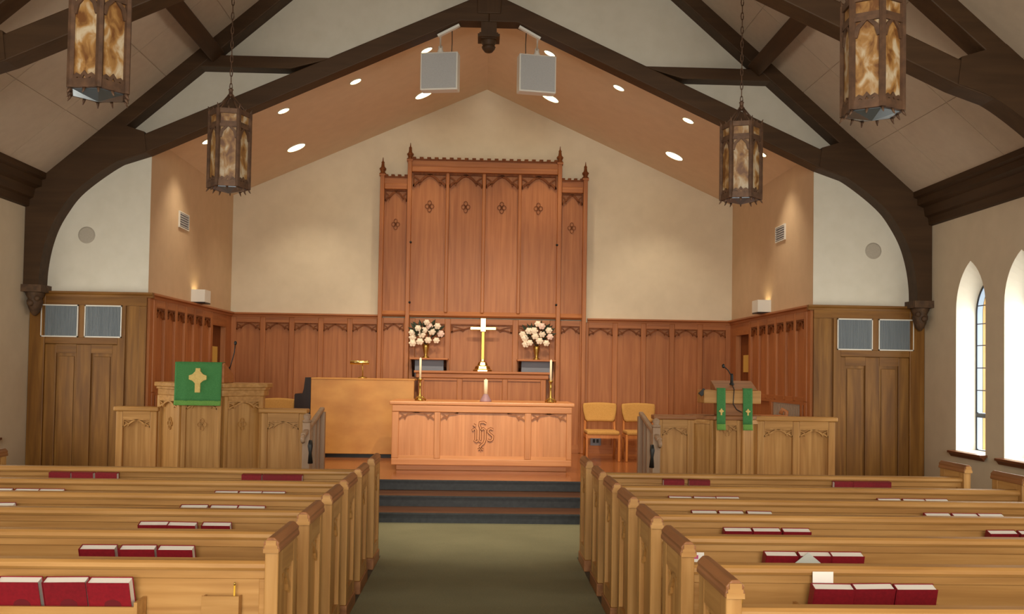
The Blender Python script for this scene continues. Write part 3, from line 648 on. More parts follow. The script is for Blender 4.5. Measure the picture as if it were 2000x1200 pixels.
for a, b in ((-1.14, -.655), (-.57, .585), (.675, 1.16)):
    pn = P('panel', F().fbox(a, b, .57, 1.17, 0, .01), M['altar'], t)
    k = 3 if b - a < .8 else 7
    for i in range(k):
        w = (b - a) / k; P('board', F().fbox(a + i * w + .0012, a + (i + 1) * w - .0012, .57, 1.17, .01, .0125), M['altar'], pn)
    P('bevelled_sill', MB((a, YL + .035, 0), (0, -1, 0), (-1, 0, 0)).fprism([(0, .535), (.04, .535), (.012, .575), (0, .575)], a - b, 0), M['altar_x'], pn)
    tr_ = F(); h = .1
    tr_.fbox(a, b, 1.155, 1.17, .0125, .034)
    for s in (0, 1):
        X = (lambda u: a + u) if s == 0 else (lambda u: b - u)
        tr_.band([(X(.005), 1.07), (X(.04), 1.1), (X(.09), 1.105), (X(.12), 1.14), (X(.2), 1.15), (X(.24), 1.163)], .02, .0125, .034)
        tr_.band([(X(.02), 1.15), (X(.06), 1.125), (X(.1), 1.105)], .012, .0125, .03)
        tr_.fprism([(X(.06), 1.1), (X(.085), 1.06), (X(.1), 1.1)], .0125, .03)
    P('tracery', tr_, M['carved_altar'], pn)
g = F()      # ihs monogram, raised blackletter strokes
gd = F()  # wider dark backing strokes paint the shade around the raised letters
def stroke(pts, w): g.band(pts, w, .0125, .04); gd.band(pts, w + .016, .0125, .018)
stroke([(-.115, .92), (-.13, .93), (-.1, .95), (-.085, .93), (-.085, .80), (-.1, .785), (-.07, .77), (-.05, .79)], .02)
stroke([(-.12, 1.005), (-.09, .985)], .026)
stroke([(.055, 1.02), (.02, 1.04), (-.03, 1.035), (-.035, .99), (-.02, .965), (-.02, .80), (-.035, .78), (-.01, .77)], .02)
stroke([(-.02, .93), (.02, .955), (.045, .935), (.045, .80), (.03, .755), (-.005, .725), (-.03, .70)], .02)
stroke([(.15, .94), (.12, .955), (.09, .94), (.085, .905), (.12, .875), (.15, .85), (.145, .805), (.115, .785), (.08, .80)], .02)
stroke([(-.05, .665), (-.015, .68), (.02, .665)], .016)
stroke([(-.015, .70), (-.015, .65)], .012)
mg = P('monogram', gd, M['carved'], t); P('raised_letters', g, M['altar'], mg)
def candlestick(x, y, label, hh=.3):
    t = thing('altar_candlestick', label, 'candlestick', (x, y, 1.315), 'altar candles'); z = 1.315
    b = MB(); b.lathe([(.05, 0), (.055, .012), (.03, .03), (.022, .05), (.03, .07), (.016, .09), (.014, .2), (.022, .215), (.014, .23), (.014, .27), (.034, .295), (.034, .305), (.012, .31)], (x, y, z), 16)
    for k in range(3): a = k * 2 * math.pi / 3 + .4; b.tube([(x, y, z + .06), (x + .05 * math.cos(a), y + .05 * math.sin(a), z + .045), (x + .085 * math.cos(a), y + .085 * math.sin(a), z + .008)], .012, 6)
    P('stick', b, M['brass_dull'], t)
    P('candle', MB().lathe([(.016, 0), (.016, .29), (.006, .296), (.003, .305)], (x, y, z + .3), 12), M['candle'], t)
candlestick(-.87, 13.35, 'white taper in a brass candlestick at the left end of the altar')
candlestick(.95, 13.35, 'white taper in a brass candlestick at the right end of the altar')
t = thing('centre_candle', 'short ivory candle in a mauve cone holder at the middle of the altar', 'candle', (.045, 13.4, 1.315))
P('holder', MB().lathe([(.085, 0), (.08, .015), (.05, .07), (.034, .1), (.03, .105)], (.045, 13.4, 1.315), 16), M['purple'], t)
P('candle', MB().lathe([(.028, 0), (.028, .2), (.01, .205), (.003, .215)], (.045, 13.4, 1.42), 14), M['candle'], t)

# ------------------------------------------------------------------ pulpit on the left, lectern on the right
def facet(t, p, q, v0, v1, mats, th=.09, med=None, sw=.05):
    U = Vector((q[0] - p[0], q[1] - p[1], 0)); L = U.length; U.normalize(); N = Vector((U.y, -U.x, 0))
    panelled(t, (p[0], p[1], 0), U, N, [sw / 2, L - sw / 2], v0, v1, mats[0], mats[1], sw=sw, top=.05, bot=.1, th=th, med=med, depth=.05)
OAKM = (M['oak_z'], M['oak_x'])
t = thing('pulpit', 'pale oak pulpit with projecting bay and green cloth, left of the steps', 'pulpit', (-3.27, 11.6, ZP))
bay = [(-3.87, 11.65), (-3.485, 11.25), (-3.03, 11.25), (-2.67, 11.65)]
core = [(x, y) for x, y in bay] + [(-2.67, 11.85), (-3.87, 11.85)]
def vprism(poly, z0, z1):
    m = MB(); n = len(poly); m.add([(x, y, z0) for x, y in poly] + [(x, y, z1) for x, y in poly], [tuple(range(n)), tuple(range(2 * n - 1, n - 1, -1))] + [(i, (i + 1) % n, (i + 1) % n + n, i + n) for i in range(n)]); return m
def grow(poly, d):
    n = len(poly); out = []
    for i in range(n):
        a, b, c = Vector(poly[i - 1]), Vector(poly[i]), Vector(poly[(i + 1) % n])
        n1 = Vector(((b - a).y, -(b - a).x)).normalized(); n2 = Vector(((c - b).y, -(c - b).x)).normalized(); k = n1 + n2
        out.append(tuple(b + k * (d / max(k.dot(n1), .2))))
    return out
P('body', vprism(core, ZP, 1.42), M['oak_z'], t)
for p, q in zip(bay[:-1], bay[1:]): facet(t, p, q, ZP, 1.40, OAKM, .1, (1.07, .055))
P('frieze', vprism(grow(core, .035), 1.40, 1.475), M['oak_x'], t, bevel=.008)
P('desk_top', vprism(grow(core, .075), 1.50, 1.555), M['oak_x'], t, bevel=.012)
P('cove', vprism(grow(core, .05), 1.475, 1.50), M['oak_x'], t)
for a, b in ((-4.36, -3.89), (-2.65, -2.13)):
    P('wing_wall', MB().box(a, b, 11.60, 11.66, ZP, 1.2), M['oak_z'], t)
    panelled(t, (0, 11.6, 0), (1, 0, 0), (0, -1, 0), [a + .04, b - .03], ZP, 1.2, *OAKM, sw=.08, top=.09, bot=.1, th=.1, depth=.05)
    P('wing_cap', MB().box(a - .03, b + .03, 11.53, 11.73, 1.2, 1.255), M['oak_x'], t, bevel=.014)
P('return_rail', MB().box(-4.36, -4.31, 11.66, 12.25, ZP, 1.2), M['oak_z'], t)
P('book_rest', MB((0, 0, 0), (0, 1, 0), (1, 0, 0)).fprism([(11.17, 1.556), (11.17, 1.78), (11.21, 1.79), (11.62, 1.66), (11.62, 1.556)], -3.53, -3.0), M['red_x'], t, bevel=.008)
# cloth with a gold cross
t = thing('pulpit_cloth', 'green cloth with gold cross hanging over the pulpit front', 'cloth', (-3.285, 11.16, 1.30))
def hang(x0, x1, y, zt, zb, back, nx=24, nz=12, amp=.006, wav=3):
    m = MB(); vs = []
    for j in range(nz + 1):
        for i in range(nx + 1):
            u = i / nx; v = j / nz; vs.append((x0 + (x1 - x0) * u, y + amp * v * math.sin(u * wav * 6.28) - .012 * v, zt + (zb - zt) * v))
    top = [(x0 + (x1 - x0) * i / nx, y + back, zt + .004) for i in range(nx + 1)]
    n = nx + 1; fs = [(j * n + i, j * n + i + 1, (j + 1) * n + i + 1, (j + 1) * n + i) for j in range(nz) for i in range(nx)]
    b = len(vs); fs += [(b + i, b + i + 1, i + 1, i) for i in range(nx)]
    m.add(vs + top, fs, True); return m
c = P('cloth', hang(-3.555, -3.02, 11.155, 1.795, 1.345, .14), M['green'], t); s_ = c.modifiers.new('thickness', 'SOLIDIFY'); s_.thickness = .005
c = P('fringe', hang(-3.555, -3.02, 11.143, 1.345, 1.295, .002, nz=2), M['fringe'], t); s_ = c.modifiers.new('thickness', 'SOLIDIFY'); s_.thickness = .006
F = lambda: MB((-3.287, 11.138, 1.58), (1, 0, 0), (0, -1, 0))
cr = [(-.025, .145), (.025, .145), (.028, .11), (.06, .075), (.1, .06), (.1, .015), (.06, 0), (.03, -.03), (.03, -.135), (-.03, -.135), (-.03, -.03), (-.06, 0), (-.1, .015), (-.1, .06), (-.06, .075), (-.028, .11)]
P('gold_cross', F().fprism(cr, -.008, .012), M['gold_thread'], t)
def mic(base, pts, label):
    t = thing('gooseneck_microphone', label, 'microphone', base, 'gooseneck microphones')
    P('base', MB().lathe([(.03, 0), (.03, .015), (.018, .03), (.018, .12), (.012, .14)], base, 12), M['black'], t)
    P('gooseneck', MB().tube([(base[0], base[1], base[2] + .1)] + pts, .007, 6), M['black'], t)
    P('capsule', MB().ball(pts[-1], .018, 10, 6, 1.5), M['black'], t)
mic((-3.03, 11.5, 1.60), [(-3.0, 11.5, 1.8), (-2.97, 11.5, 1.92), (-2.955, 11.48, 2.03)], 'thin black gooseneck microphone rising from the pulpit desk')

t = thing('lectern', 'pale oak lectern rail with slanted reading desk, right of the steps', 'lectern', (3.2, 11.6, ZP))
bay = [(2.56, 11.62), (2.79, 11.42), (3.09, 11.42), (3.36, 11.62)]; core = bay + [(3.36, 11.8), (2.56, 11.8)]
P('body', vprism(core, ZP, 1.2), M['oak_z'], t)
for i, (p, q) in enumerate(zip(bay[:-1], bay[1:])): facet(t, p, q, ZP, 1.2, OAKM, .08 if i == 1 else 0, (1.07, .05) if i == 1 else None, .045)
for i, us in enumerate(([2.14, 2.53], [3.385, 3.82, 4.26])):
    a, b = us[0] - .04, us[-1] + .04
    P('rail_wall', MB().box(a, b, 11.60, 11.66, ZP, 1.19), M['oak_z'], t)
    panelled(t, (0, 11.6, 0), (1, 0, 0), (0, -1, 0), us, ZP, 1.19, *OAKM, sw=.085, top=.09, bot=.1, th=.1, depth=.05)
    P('rail_cap', MB().box(a - .03, b + .03, 11.53, 11.73, 1.19, 1.245), M['oak_x'] if i else M['oakcap_x'], t, bevel=.014)
P('bay_cap', vprism(grow(core, .05), 1.2, 1.25), M['oakcap_x'], t, bevel=.01)
P('return_rail', MB().box(4.26, 4.31, 11.66, 12.25, ZP, 1.19), M['oak_z'], t)
P('pedestal', MB().box(2.84, 3.16, 11.42, 11.7, 1.25, 1.41), M['oakcap_x'], t, bevel=.01)
P('desk_box', MB().box(2.64, 3.33, 11.36, 11.72, 1.40, 1.56), M['oak_x'], t, bevel=.01)
P('slanted_lid', MB((0, 0, 0), (0, 1, 0), (1, 0, 0)).fprism([(11.36, 1.56), (11.36, 1.575), (11.62, 1.675), (11.64, 1.655), (11.64, 1.56)], 2.78, 3.28), M['oakcap_x'], t, bevel=.006)
P('clip_lamp', MB().beam((2.60, 11.4, 1.5), (2.66, 11.4, 1.56), .05, .05).tube([(2.64, 11.4, 1.55), (2.66, 11.42, 1.5)], .008, 6), M['black'], t)
for x, w, l in ((2.79, .105, 'left'), (3.105, .115, 'right')):
    t = thing('lectern_stole', 'narrow green stole with small gold cross, %s of the lectern microphone' % l, 'cloth', (x + w / 2, 11.34, 1.09), 'green stoles on the lectern')
    c = P('cloth', hang(x, x + w, 11.345, 1.585, 1.15, .1, 6, 8, .002, 1), M['green'], t); c.modifiers.new('thickness', 'SOLIDIFY').thickness = .004
    c = P('fringe', hang(x, x + w, 11.332, 1.15, 1.085, .002, 6, 2, .002, 1), M['fringe'], t); c.modifiers.new('thickness', 'SOLIDIFY').thickness = .005
    F = lambda: MB((x + w / 2, 11.33, 1.30), (1, 0, 0), (0, -1, 0)); k = .28
    P('gold_cross', F().fprism([(a * k, b * k) for a, b in cr], 0, .008), M['gold_thread'], t)
mic((3.01, 11.5, 1.62), [(3.0, 11.5, 1.74), (2.96, 11.49, 1.80), (2.90, 11.48, 1.85)], 'black gooseneck microphone on the lectern desk')
P_ = thing('microphone_cable', 'thin dark cable hanging from the lectern desk', 'cable', (3.0, 11.35, 1.3))
P('cord', MB().tube([(3.01, 11.5, 1.64), (3.0, 11.352, 1.57), (2.99, 11.35, 1.40), (3.04, 11.38, 1.33), (3.1, 11.38, 1.3)], .006, 6), M['black'], P_)

# stair railings
for sg, nm in ((-1, 'left'), (1, 'right')):
    X = sg * 2.02
    t = thing('stair_railing', 'short grey-brown handrail beside the steps at %s' % nm, 'railing', (X, 11.5, ZP), 'handrails of the chancel steps')
    P('newel_post', MB().box(X - .045, X + .045, 12.08, 12.17, ZP, 1.2), M['rail_paint'], t, bevel=.008)
    nw = P('newel_post', MB().box(X - .045, X + .045, 11.06, 11.15, .12, 1.12), M['rail_paint'], t, bevel=.008)
    P('newel_cap', MB().lathe([(.05, 0), (.055, .02), (.03, .035), (.045, .06), (.04, .09), (.01, .105)], (X, 11.105, 1.12), 12), M['rail_paint'], nw)
    P('handrail', MB().beam((X, 12.16, 1.235), (X, 10.88, .985), .06, .05), M['rail_paint'], t, bevel=.014)
    P('scroll', MB().tube([(X, 10.9, .99), (X, 10.84, .965), (X, 10.83, .93), (X, 10.87, .915)], .022, 8), M['rail_paint'], t)
    for y in (11.35, 11.6, 11.85):
        zt = .985 + (y - 10.88) / 1.28 * .25 - .02; P('baluster', MB().box(X - .02, X + .02, y - .02, y + .02, .12 if y < 11.46 else .25, zt), M['rail_paint'], t)
    k = MB().tube([(X - sg * .06, 11.02, .92), (X - sg * .06, 11.0, .86), (X - sg * .06, 11.01, .78), (X - sg * .06, 11.03, .66)], [.02, .03, .018, .03], 8)
    P('latch', k, M['black'], t)

# ------------------------------------------------------------------ organ console with its lamp
t = thing('organ_console', 'organ console with broad tan veneer back, left of the altar', 'organ', (-1.86, 15.2, ZP))
P('back_panel', MB().box(-2.65, -1.06, 14.9, 14.94, .43, 1.585), M['veneer'], t, bevel=.006)
P('top_board', MB().box(-2.65, -1.05, 14.89, 15.45, 1.575, 1.6), M['veneer'], t, bevel=.006)
P('case', MB().box(-2.6, -1.1, 14.94, 15.42, .43, 1.575), M['veneer'], t)
P('plinth', MB().box(-2.6, -1.1, 14.96, 15.4, ZP, .43), M['black'], t)  # black block standing for the shadow gap beneath the console
P('cheek', MB((0, 0, 0), (1, 0, 0), (0, 1, 0)).fprism([(-2.655, .6), (-2.655, 1.6), (-2.75, 1.6), (-2.77, 1.42), (-2.79, 1.345), (-2.9, 1.345), (-2.91, 1.32), (-2.91, 1.1), (-2.8, 1.0), (-2.8, .6)], 14.95, 15.4), M['darkwood'], t)
t = thing('music_lamp', 'small brass music lamp on top of the organ console', 'lamp', (-1.87, 15.0, 1.6))
P('base', MB().lathe([(.07, 0), (.07, .012), (.03, .025), (.01, .03)], (-1.87, 15.0, 1.6), 16), M['brass_dull'], t)
P('stem', MB().tube([(-1.87, 15.0, 1.62), (-1.87, 15.0, 1.74), (-1.88, 15.0, 1.83)], .009, 8), M['brass_dull'], t)
sh = MB(); sh.add([], []); sh.tube([(-2.065, 14.98, 1.845), (-2.06, 14.98, 1.845), (-1.775, 14.98, 1.845), (-1.77, 14.98, 1.845)], [.02, .032, .032, .02], 12); P('lamp_shade', sh, M['brass'], t)

# ------------------------------------------------------------------ chairs in the chancel
def make_chair():
    t = thing('side_chair', '', 'chair', group='upholstered chairs in the chancel')
    w = .25
    for sx in (-1, 1):
        P('leg', MB().beam((sx * w, -.22, 0), (sx * w, -.22, .42), .035, .035, (0, 1, 0)), M['chair_wood'], t, bevel=.006)
        P('leg', MB().tube([(sx * (w - .01), .26, 0), (sx * (w - .01), .2, .42), (sx * (w - .02), .24, .62), (sx * (w - .03), .28, .8)], .018, 8), M['chair_wood'], t)
        P('side_rail', MB().box(sx * w - .015, sx * w + .015, -.22, .22, .36, .41), M['chair_wood'], t)
    P('front_rail', MB().box(-w, w, -.235, -.205, .36, .41), M['chair_wood'], t); P('rear_rail', MB().box(-w, w, .18, .21, .36, .41), M['chair_wood'], t)
    P('seat', MB((0, 0, 0), (1, 0, 0), (0, 0, 1)).box(-.255, .255, -.26, .22, .41, .475), M['upholstery'], t, bevel=.025)
    m = MB(); n = 10; vs = []; rows = [(.60, .20), (.63, .235), (.75, .262), (.86, .27), (.895, .255)]
    for (z, hw) in rows:
        for i in range(n + 1):
            u = -1 + 2 * i / n; vs.append((u * hw, .24 + (z - .6) * .2 - .05 * u * u, z - .012 * u * u * (1 if z > .8 else 0)))
    fs = [(j * (n + 1) + i, j * (n + 1) + i + 1, (j + 1) * (n + 1) + i + 1, (j + 1) * (n + 1) + i) for j in range(len(rows) - 1) for i in range(n)]
    m.add(vs, fs, True); o = P('backrest', m, M['upholstery'], t); s_ = o.modifiers.new('pad', 'SOLIDIFY'); s_.thickness = .04; s_.offset = 0
    return t
ch = make_chair(); ch.location = (1.88, 15.0, ZP); ch['label'] = 'mustard upholstered chair nearest the altar on its right'
dup(ch, (2.5, 15.0, ZP), 0, 'mustard upholstered chair half behind the right handrail')
dup(ch, (-3.2, 14.9, ZP), 0, 'mustard upholstered chair between the pulpit and the organ')
# high clergy chair behind the pulpit
def clergy(loc, label, h):
    t = thing('clergy_chair', label, 'chair', loc, 'carved clergy chairs'); x, y, z = loc
    for sx in (-.26, .26):
        for sy in (-.22, .22): P('leg', MB().box(x + sx - .025, x + sx + .025, y + sy - .025, y + sy + .025, z, z + .42), M['red_z'], t, bevel=.006)
        P('arm', MB().tube([(x + sx, y + .22, z + .66), (x + sx, y - .1, z + .68), (x + sx, y - .24, z + .66), (x + sx, y - .26, z + .62)], .028, 8), M['red_y'], t)
        P('stile', MB().tube([(x + sx, y + .22, z + .42), (x + sx, y + .25, z + h - .12), (x + sx * 1.05, y + .26, z + h - .03), (x + sx * .85, y + .26, z + h), (x + sx * .75, y + .26, z + h - .06)], .03, 8), M['red_z'], t)
    P('seat', MB().box(x - .28, x + .28, y - .26, y + .24, z + .4, z + .46), M['upholstery'], t, bevel=.02)
    P('back_panel', MB().box(x - .24, x + .24, y + .225, y + .255, z + .5, z + h - .14), M['red_z'], t)
    P('crest_rail', MB().box(x - .27, x + .27, y + .22, y + .27, z + h - .15, z + h - .07), M['red_x'], t, bevel=.012)
clergy((-3.83, 12.1, ZP), 'dark red carved chair just behind the pulpit', 1.14)
clergy((3.72, 12.2, ZP), 'carved wooden chair just behind the lectern rail', .93)

# wall outlet under the chairs
t = thing('floor_outlet', 'grey outlet plate low on the back wall behind the chairs', 'outlet', (1.95, YB - .05, .6))
P('plate', MB().box(1.86, 2.04, YB - .045, YB - .012, .5, .66), M['slate_panel'], t, bevel=.004)
P('socket', MB().box(1.9, 1.94, YB - .05, YB - .045, .55, .61).box(1.96, 2.0, YB - .05, YB - .045, .55, .61), M['black'], t)

# ------------------------------------------------------------------ chancel lights, speakers, vents
LP = [(-3.85, 13.25, 0), (-2.83, 13.28, 0), (-1.845, 13.3, 0), (-.86, 13.22, 0), (.86, 13.22, 0), (1.845, 13.28, 0), (2.83, 13.27, 0), (3.85, 13.22, 0), (-3.01, 15.15, 1), (-1.01, 15.15, 1), (1.01, 15.15, 1), (3.01, 15.12, 1)]
LB = ['outermost left in the front row', 'second from left in the front row', 'third from left in the front row', 'beside the left hanging speaker in the front row', 'beside the right hanging speaker in the front row', 'third from right in the front row', 'second from right in the front row', 'outermost right in the front row',
      'outer left in the rear row', 'under the left hanging speaker', 'under the right hanging speaker', 'outer right in the rear row']
for (x, y, k), lb in zip(LP, LB):
    sg = 1 if x > 0 else -1; a = math.atan(CSL); z = zc(x); r = .15 if k else .085
    t = thing('recessed_light', 'glowing recessed ceiling light, %s' % lb, 'ceiling light', (x, y, z), 'recessed chancel lights')
    t.rotation_euler = (0, sg * a, 0)
    rg = MB().tube([(r * math.cos(i * math.pi / 12), r * math.sin(i * math.pi / 12), -.004) for i in range(25)], .008, 6)
    P('trim_ring', rg, M['white_metal'], t, loc=(x, y, z)); P('lens', MB().lathe([(r, -.006), (r, .0)], (0, 0, 0), 24), M['lamp_on'], t, loc=(x, y, z))
    tgt = (x * .95, y + (.5 if k else .15), 0)
    spot('downlight', (x - sg * .02, y, z - .05), tgt, CAN_W * (1.4 if k else 1), 95, .8)
for sg, nm in ((-1, 'left'), (1, 'right')):
    xc = sg * .655 + .005
    t = thing('hanging_speaker', 'square white speaker hanging below the truss, %s of the pendant' % nm, 'speaker', (xc, 12.75, 5.75), 'hanging speakers')
    P('cabinet', MB().box(-.255, .255, -.05, .12, -.255, .255), M['white_metal'], t, loc=(xc, 12.75, 5.75), bevel=.012)
    P('grille', MB().box(-.235, .235, -.062, -.05, -.235, .235), M['grey_cloth'], t, loc=(xc, 12.75, 5.75), bevel=.006)
    P('swivel', MB().lathe([(.045, 0), (.045, .03), (.03, .06), (.032, .1), (.012, .12)], (0, .03, .25), 12), M['white_metal'], t, loc=(xc, 12.75, 5.75))
    P('rod', MB().tube([(0, .03, .33), (-sg * .05, -.2, .36), (-sg * .12, -.5, .31)], .012, 6), M['white_metal'], t, loc=(xc, 12.75, 5.75))
    P('mounting_channel', MB().beam((-sg * .10, -.56, .285), (-sg * .38, -.56, .415), .05, .03), M['white_metal'], t, loc=(xc, 12.75, 5.75))
    P('cable', MB().tube([(-sg * .28, -.54, .37), (-sg * .22, -.25, .3), (-sg * .16, .0, .25)], .006, 5), M['black'], t, loc=(xc, 12.75, 5.75))
    t.rotation_euler = (0, 0, sg * .18)
    X = sg * CW
    t = thing('wall_vent', 'small white louvred air vent high on the %s chancel side wall' % nm, 'vent', (X, 13.65, 3.8), 'chancel air vents')
    F = lambda: MB((X, 13.65, 3.8), (0, 1, 0), (-sg, 0, 0))
    P('frame', F().fbox(-.22, .22, -.115, -.1, 0, .02).fbox(-.22, .22, .1, .115, 0, .02).fbox(-.22, -.2, -.1, .1, 0, .02).fbox(.2, .22, -.1, .1, 0, .02), M['white_metal'], t)
    P('duct', F().fbox(-.2, .2, -.1, .1, 0, .006), M['slate_panel'], t)
    for k in range(6): P('slat', F().fprism([(-.2, -.09 + k * .033), (.2, -.09 + k * .033), (.2, -.075 + k * .033), (-.2, -.075 + k * .033)], .006, .022), M['grey_cloth'], t)
    t = thing('uplight_box', 'white uplight box on the %s chancel panelling' % nm, 'wall light', (X, 14.3, 2.67), 'chancel uplights')
    a, b = sorted((X, X - sg * .2))
    P('housing', MB().box(a, b, 14.1, 14.12, 2.71, 2.87).box(a, b, 14.38, 14.4, 2.71, 2.87).box(*sorted((X - sg * .18, X - sg * .2)), 14.12, 14.38, 2.71, 2.87).box(a, b, 14.1, 14.4, 2.69, 2.71), M['white_metal'], t)
    P('base', MB().box(a, b, 14.12, 14.39, 2.67, 2.69), M['darkwood'], t)
    P('lamp', MB().tube([(X - sg * .1, 14.16, 2.74), (X - sg * .1, 14.34, 2.74)], .008, 8), M['lamp_on'], t)
    l = area('uplight', (X - sg * .09, 14.25, 2.8), (R(180), 0, 0), .1, .2, .3, (1, .78, .45))
# spotlights added out of view to warm the altar and crossing floor
for x in (-.9, 0, .9):
    t = thing('added_spotlight', 'added unseen black spotlight under the second truss, %s' % ('left' if x < 0 else 'right' if x else 'middle'), 'spotlight', (x, 8.62, 5.7), 'added spotlights')
    P('can', MB().lathe([(.07, -.16), (.075, -.15), (.075, .05), (.04, .1)], (x, 8.62, 5.72), 14), M['black'], t)
    P('yoke', MB().beam((x, 8.62, 5.8), (x, 8.62, 6.0), .03, .03, (0, 1, 0)), M['black'], t)
    spot('added_spot_lamp', (x, 8.66, 5.54), (x * .3, 14.6, 1.5) if x else (0, 10.7, 0), SPOT_W * (1 if x else .8), 50, 1.0)

# ------------------------------------------------------------------ lanterns
def make_lantern():
    t = thing('hanging_lantern', '', 'lantern', group='hanging hexagonal lanterns'); r = .2; zb, zt = 0, .78
    hexp = [(r * math.cos(k * math.pi / 3), r * math.sin(k * math.pi / 3)) for k in range(6)]
    fr = MB()
    for (x, y) in hexp: fr.tube([(x, y, zb), (x, y, zt + .02)], .025, 6, False)
    for z, h in ((zb, .06), (zt - .17, .03), (zt - .03, .05)):
        for k in range(6):
            (x0, y0), (x1, y1) = hexp[k], hexp[(k + 1) % 6]; fr.beam((x0, y0, z + h / 2), (x1, y1, z + h / 2), .03, h)
    P('frame', fr, M['bronze'], t)
    for k in range(6):
        (x0, y0), (x1, y1) = Vector(hexp[k]), Vector(hexp[(k + 1) % 6]); p = Vector((x0, y0, 0)); q = Vector((x1, y1, 0)); U = (q - p).normalized(); N = Vector((U.y, -U.x, 0)); L = (q - p).length
        m = MB(p - N * .006, U, N); m.fbox(.015, L - .015, zb + .05, zt - .03, -.003, .003); pn = P('mica_panel', m, M['mica'], t)
        h = MB(p, U, N); h.band([(.02, zt - .28), (.04, zt - .21), (L / 2, zt - .15), (L - .04, zt - .21), (L - .02, zt - .28)], .03, -.004, .012); h.fbox(.0, L, zt - .15, zt - .11, -.004, .008)
        P('arched_fret', h, M['bronze'], pn); h = MB(p, U, N)
        h.band([(.02, zb + .06), (.05, zb + .085), (L / 2 - .02, zb + .07), (L / 2, zb + .1), (L / 2 + .02, zb + .07), (L - .05, zb + .085), (L - .02, zb + .06)], .03, -.004, .01)
        P('lower_fret', h, M['bronze'], pn)
        for (u, hh) in ((0, .07), (L / 2, .05)):      # crown and lower points
            c = p + U * u
            P('crown_point', MB().tube([(c.x, c.y, zt), (c.x * 1.05, c.y * 1.05, zt + hh * .6), (c.x * 1.12, c.y * 1.12, zt + hh)], [.014, .01, .003], 5), M['bronze'], t)
            P('bottom_point', MB().tube([(c.x, c.y, zb), (c.x * 1.05, c.y * 1.05, zb - .02), (c.x * 1.12, c.y * 1.12, zb - .04)], [.012, .009, .003], 5), M['bronze'], t)
    P('reflector', MB().lathe([(.004, -.05), (.182, -.006), (.182, 0)], (0, 0, .002), 6, smooth=False), M['silver'], t)
    rf = MB(); 
    for k in range(6): a = k * math.pi / 3; rf.tube([(.19 * math.cos(a), .19 * math.sin(a), zt), (.1 * math.cos(a), .1 * math.sin(a), zt + .1), (.02 * math.cos(a), .02 * math.sin(a), zt + .2)], .009, 5)
    rf.lathe([(.03, 0), (.035, .02), (.02, .04), (.02, .07), (.028, .08), (.01, .1)], (0, 0, zt + .18), 10)
    P('hanger', rf, M['bronze'], t)
    chn = MB()
    for k in range(30):
        z = zt + .29 + k * .075; ax = k % 2
        chn.tube([(.013 * math.cos(i * math.pi / 4) * (1 - ax), .013 * math.cos(i * math.pi / 4) * ax, z + .045 * math.sin(i * math.pi / 4)) for i in range(9)], .005, 4)
    P('chain', chn, M['bronze'], t)
    return t
ln = make_lantern(); ZL = 3.60
for i, (x, y, rz, lb) in enumerate(((-2.69, 10.0, .17, 'left, farther from the camera'), (2.69, 10.0, -.267, 'right, farther from the camera'), (-2.69, 6.6, -.14, 'left, nearer the camera'), (2.69, 6.6, .4625, 'right, nearer the camera'))):
    lab = 'hexagonal bronze and amber mica lantern on a chain, %s' % lb
    if i == 0: ln.location = (x, y, ZL); ln.rotation_euler = (0, 0, rz); ln['label'] = lab
    else: dup(ln, (x, y, ZL), rz, lab)

# ------------------------------------------------------------------ pews
PL = 3.44
def pew_end(t, x0, x1):
    e = P('end_panel', MB().box(x0 + .026, x1 - .026, -.03, .38, .1, .92), M['oak_z'], t)
    for a, b in ((-.05, .045), (.31, .40)): P('end_stile', MB().box(x0, x1, a, b, .1, .915), M['oak_z'], e, bevel=.006)
    P('end_rail', MB().box(x0 + .002, x1 - .002, .045, .31, .8, .915), M['oak_y'], e); P('end_rail', MB().box(x0 + .002, x1 - .002, .045, .31, .1, .2), M['oak_y'], e)
    P('base_block', MB().box(x0 - .008, x1 + .008, -.06, .41, 0, .1), M['oakcap_y'], e, bevel=.006)
    P('end_cap', MB((0, 0, 0), (1, 0, 0), (0, 1, 0)).fprism([(x0 - .008, .905), (x0 - .008, .925), (x0 - .002, .935), (x0 - .006, .95), (x0 + .018, .975), (x1 - .018, .975), (x1 + .006, .95), (x1 + .002, .935), (x1 + .008, .925), (x1 + .008, .905)], -.065, .415), M['oakcap_y'], e, bevel=.008)
    P('cap_moulding', MB().box(x0 - .004, x1 + .004, -.072, -.066, .905, .925).box(x0 + .002, x1 - .002, -.071, -.066, .925, .94).box(x0 + .008, x1 - .008, -.072, -.066, .94, .962), M['oak_x'], e)
    m = MB((0, 0, 0), (0, 1, 0), (1, 0, 0))
    for d in (x0 + .012, x1 - .026): tracery(m, .045, .31, .8, .15, d, d + .014)
    P('tracery', m, M['oak_z'], e)
def make_pew():
    t = thing('pew', '', 'pew', group='pale oak pews facing the altar')
    h = PL / 2
    pew_end(t, -h, -h + .062); pew_end(t, h - .062, h)
    a, b = -h + .062, h - .062
    P('back_board', MB().box(a, b, .012, .032, .28, .82), M['oak_x'], t)
    P('top_rail', MB((0, 0, 0), (0, 1, 0), (1, 0, 0)).fprism([(-.018, .815), (-.026, .828), (-.024, .846), (-.01, .858), (.035, .862), (.055, .85), (.055, .815)], a, b), M['oak_x'], t)
    P('back_frame', MB().box(a, b, 0, .012, .772, .815).box(a, a + .035, 0, .012, .28, .772).box(b - .035, b, 0, .012, .28, .772).box(a, b, 0, .012, .28, .34), M['oak_x'], t, bevel=.004)
    P('seat', MB().box(a, b, .02, .40, .41, .45), M['oak_x'], t, bevel=.01)
    P('seat_support', MB().box(-.03, .03, .03, .36, 0, .41), M['oak_z'], t)
    return t
ROW = [3.667, 4.474, 5.261, 6.047, 6.78, 7.548, 8.46]
